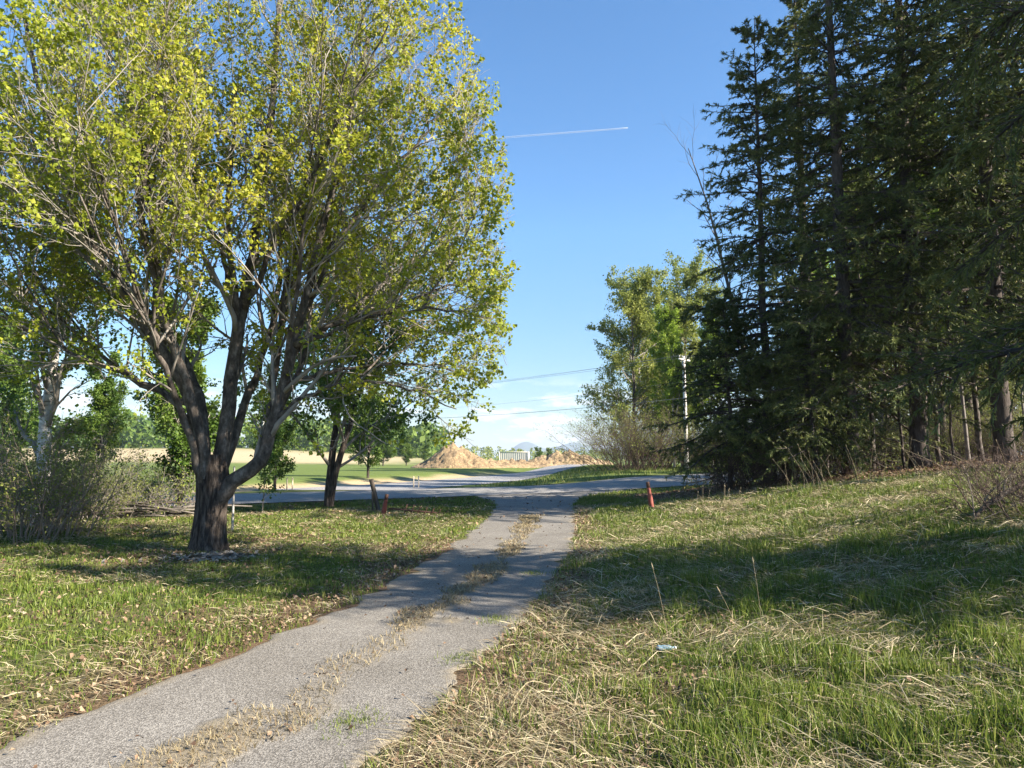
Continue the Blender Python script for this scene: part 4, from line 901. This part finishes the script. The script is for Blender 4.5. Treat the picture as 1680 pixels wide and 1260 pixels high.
# ------------------------------------------------------------------ distant tree line
rg = np.random.default_rng(301)
def treeline(name, label, N, xf, mat, size):
    x, y, h = xf(N); b = np.c_[x, y, gz(x, y)]; n_c = 46
    u = rg.random((N, n_c)); a = rg.random((N, n_c)) * 6.28; z = .03 + .97 * u; rad = np.sin(np.clip(z, 0, 1) * 2.7 + .25) * .36 * np.sqrt(rg.random((N, n_c)))
    p = b[:, None] + np.stack([np.cos(a) * rad, np.sin(a) * rad, z], -1) * h[:, None, None]; p = p.reshape(-1, 3); s = np.repeat(h, n_c) * size * (.6 + .8 * rg.random(N * n_c))
    d = nrm(rg.normal(size=p.shape)); e = nrm(np.cross(d, rg.normal(size=p.shape))); s = s[:, None]; i = np.arange(len(p))[:, None] * 4
    r = np.repeat(np.clip(np.repeat(rg.random(N), n_c) * .6 + .4 * rg.random(N * n_c), 0, 1), 4)
    tag(part(name, mesh(name, np.stack([p - d * s, p + e * s * .7, p + d * s, p - e * s * .7], 1).reshape(-1, 3), i + [0, 1, 2, 3], None, r, mat)), label, 'tree line', 'stuff')
def tl_left(N):
    y = 300 + 90 * rg.random(N); x = -330 + 300 * rg.random(N); return x, y, 9 + 7 * rg.random(N)
def tl_mid(N):
    y = 480 + 220 * rg.random(N); x = -160 + 460 * rg.random(N); return x, y, 5 + 5 * rg.random(N)
treeline('far_woods', 'far dark wood behind the tan field', 520, tl_left, M['leaf_green'], .085)
treeline('distant_treeline', 'distant low tree line on the horizon behind the container', 620, tl_mid, M['leaf_pale'], .085)
for px, d, s, rz, lab in [(700, 190, .42, 0, 'small round tree far out by field edge above tan strip'), (668, 150, .5, 1, 'far field tree peeking past the maple foliage'), (630, 135, .55, 2, 'far field tree behind maple foliage at the field edge'), (590, 150, .62, 3, 'far field tree seen through fork-trunked tree foliage'),
                          (883, 215, .42, 3.5, 'far bushy tree just right of the container'), (900, 235, .42, 4.2, 'far bushy tree above the rounded earth heap')]:
    place('field_tree', 'tree', bl_a, lab, at(px, d), rz, (s * 1.6, s * 1.6, s), 'far small trees by the fields')

# ------------------------------------------------------------------ contrail, high in the sky
m, nt, p, o_ = newmat('contrail'); p.inputs['Base Color'].default_value = (.9, .9, .92, 1); p.inputs['Roughness'].default_value = 1
tr_ = nt.nodes.new('ShaderNodeBsdfTransparent'); mx = nt.nodes.new('ShaderNodeMixShader'); nt.links.new(attr(nt, 'rnd'), mx.inputs[0]); nt.links.new(tr_.outputs[0], mx.inputs[1]); nt.links.new(p.outputs[0], mx.inputs[2]); nt.links.new(mx.outputs[0], o_.inputs['Surface'])
def skypt(px, py, dist):
    a = math.radians(5.8); dx, dy, dz = (px - 840) / 1200, 1, -(py - 630) / 1200
    v = np.array([dx, dy * math.cos(a) - dz * math.sin(a), dy * math.sin(a) + dz * math.cos(a)]); return v / np.linalg.norm(v) * dist + [0, 0, CAMH]
Pc = np.linspace(skypt(560, 246, 16000), skypt(1030, 210, 14500), 40)
mb = MB(); mb.tubes(Pc, np.linspace(26, 13, 40), 8); me = mb.mesh('contrail', m, True)
rv = np.repeat(np.linspace(.015, .24, 40), 8); me.attributes['rnd'].data.foreach_set('value', rv.astype(np.float32))
tag(part('contrail', me), 'thin straight white contrail across the blue sky', 'contrail', kind='stuff')
print('objects', len(bpy.data.objects), 'polys', sum(len(m.polygons) for m in bpy.data.meshes))

# ------------------------------------------------------------------ haze: one closed box of even, thin air
mb = MB(); mb.box(-10500, 10500, -1200, 10500, -8, 145)
m, nt, p, o_ = newmat('haze'); nt.nodes.remove(p); pv_ = nt.nodes.new('ShaderNodeVolumePrincipled'); pv_.inputs['Color'].default_value = (.72, .84, 1, 1); pv_.inputs['Density'].default_value = 1.6e-4; pv_.inputs['Anisotropy'].default_value = .2
nt.links.new(pv_.outputs[0], o_.inputs['Volume'])
tag(part('haze', mb.mesh('haze', m)), kind='stuff')
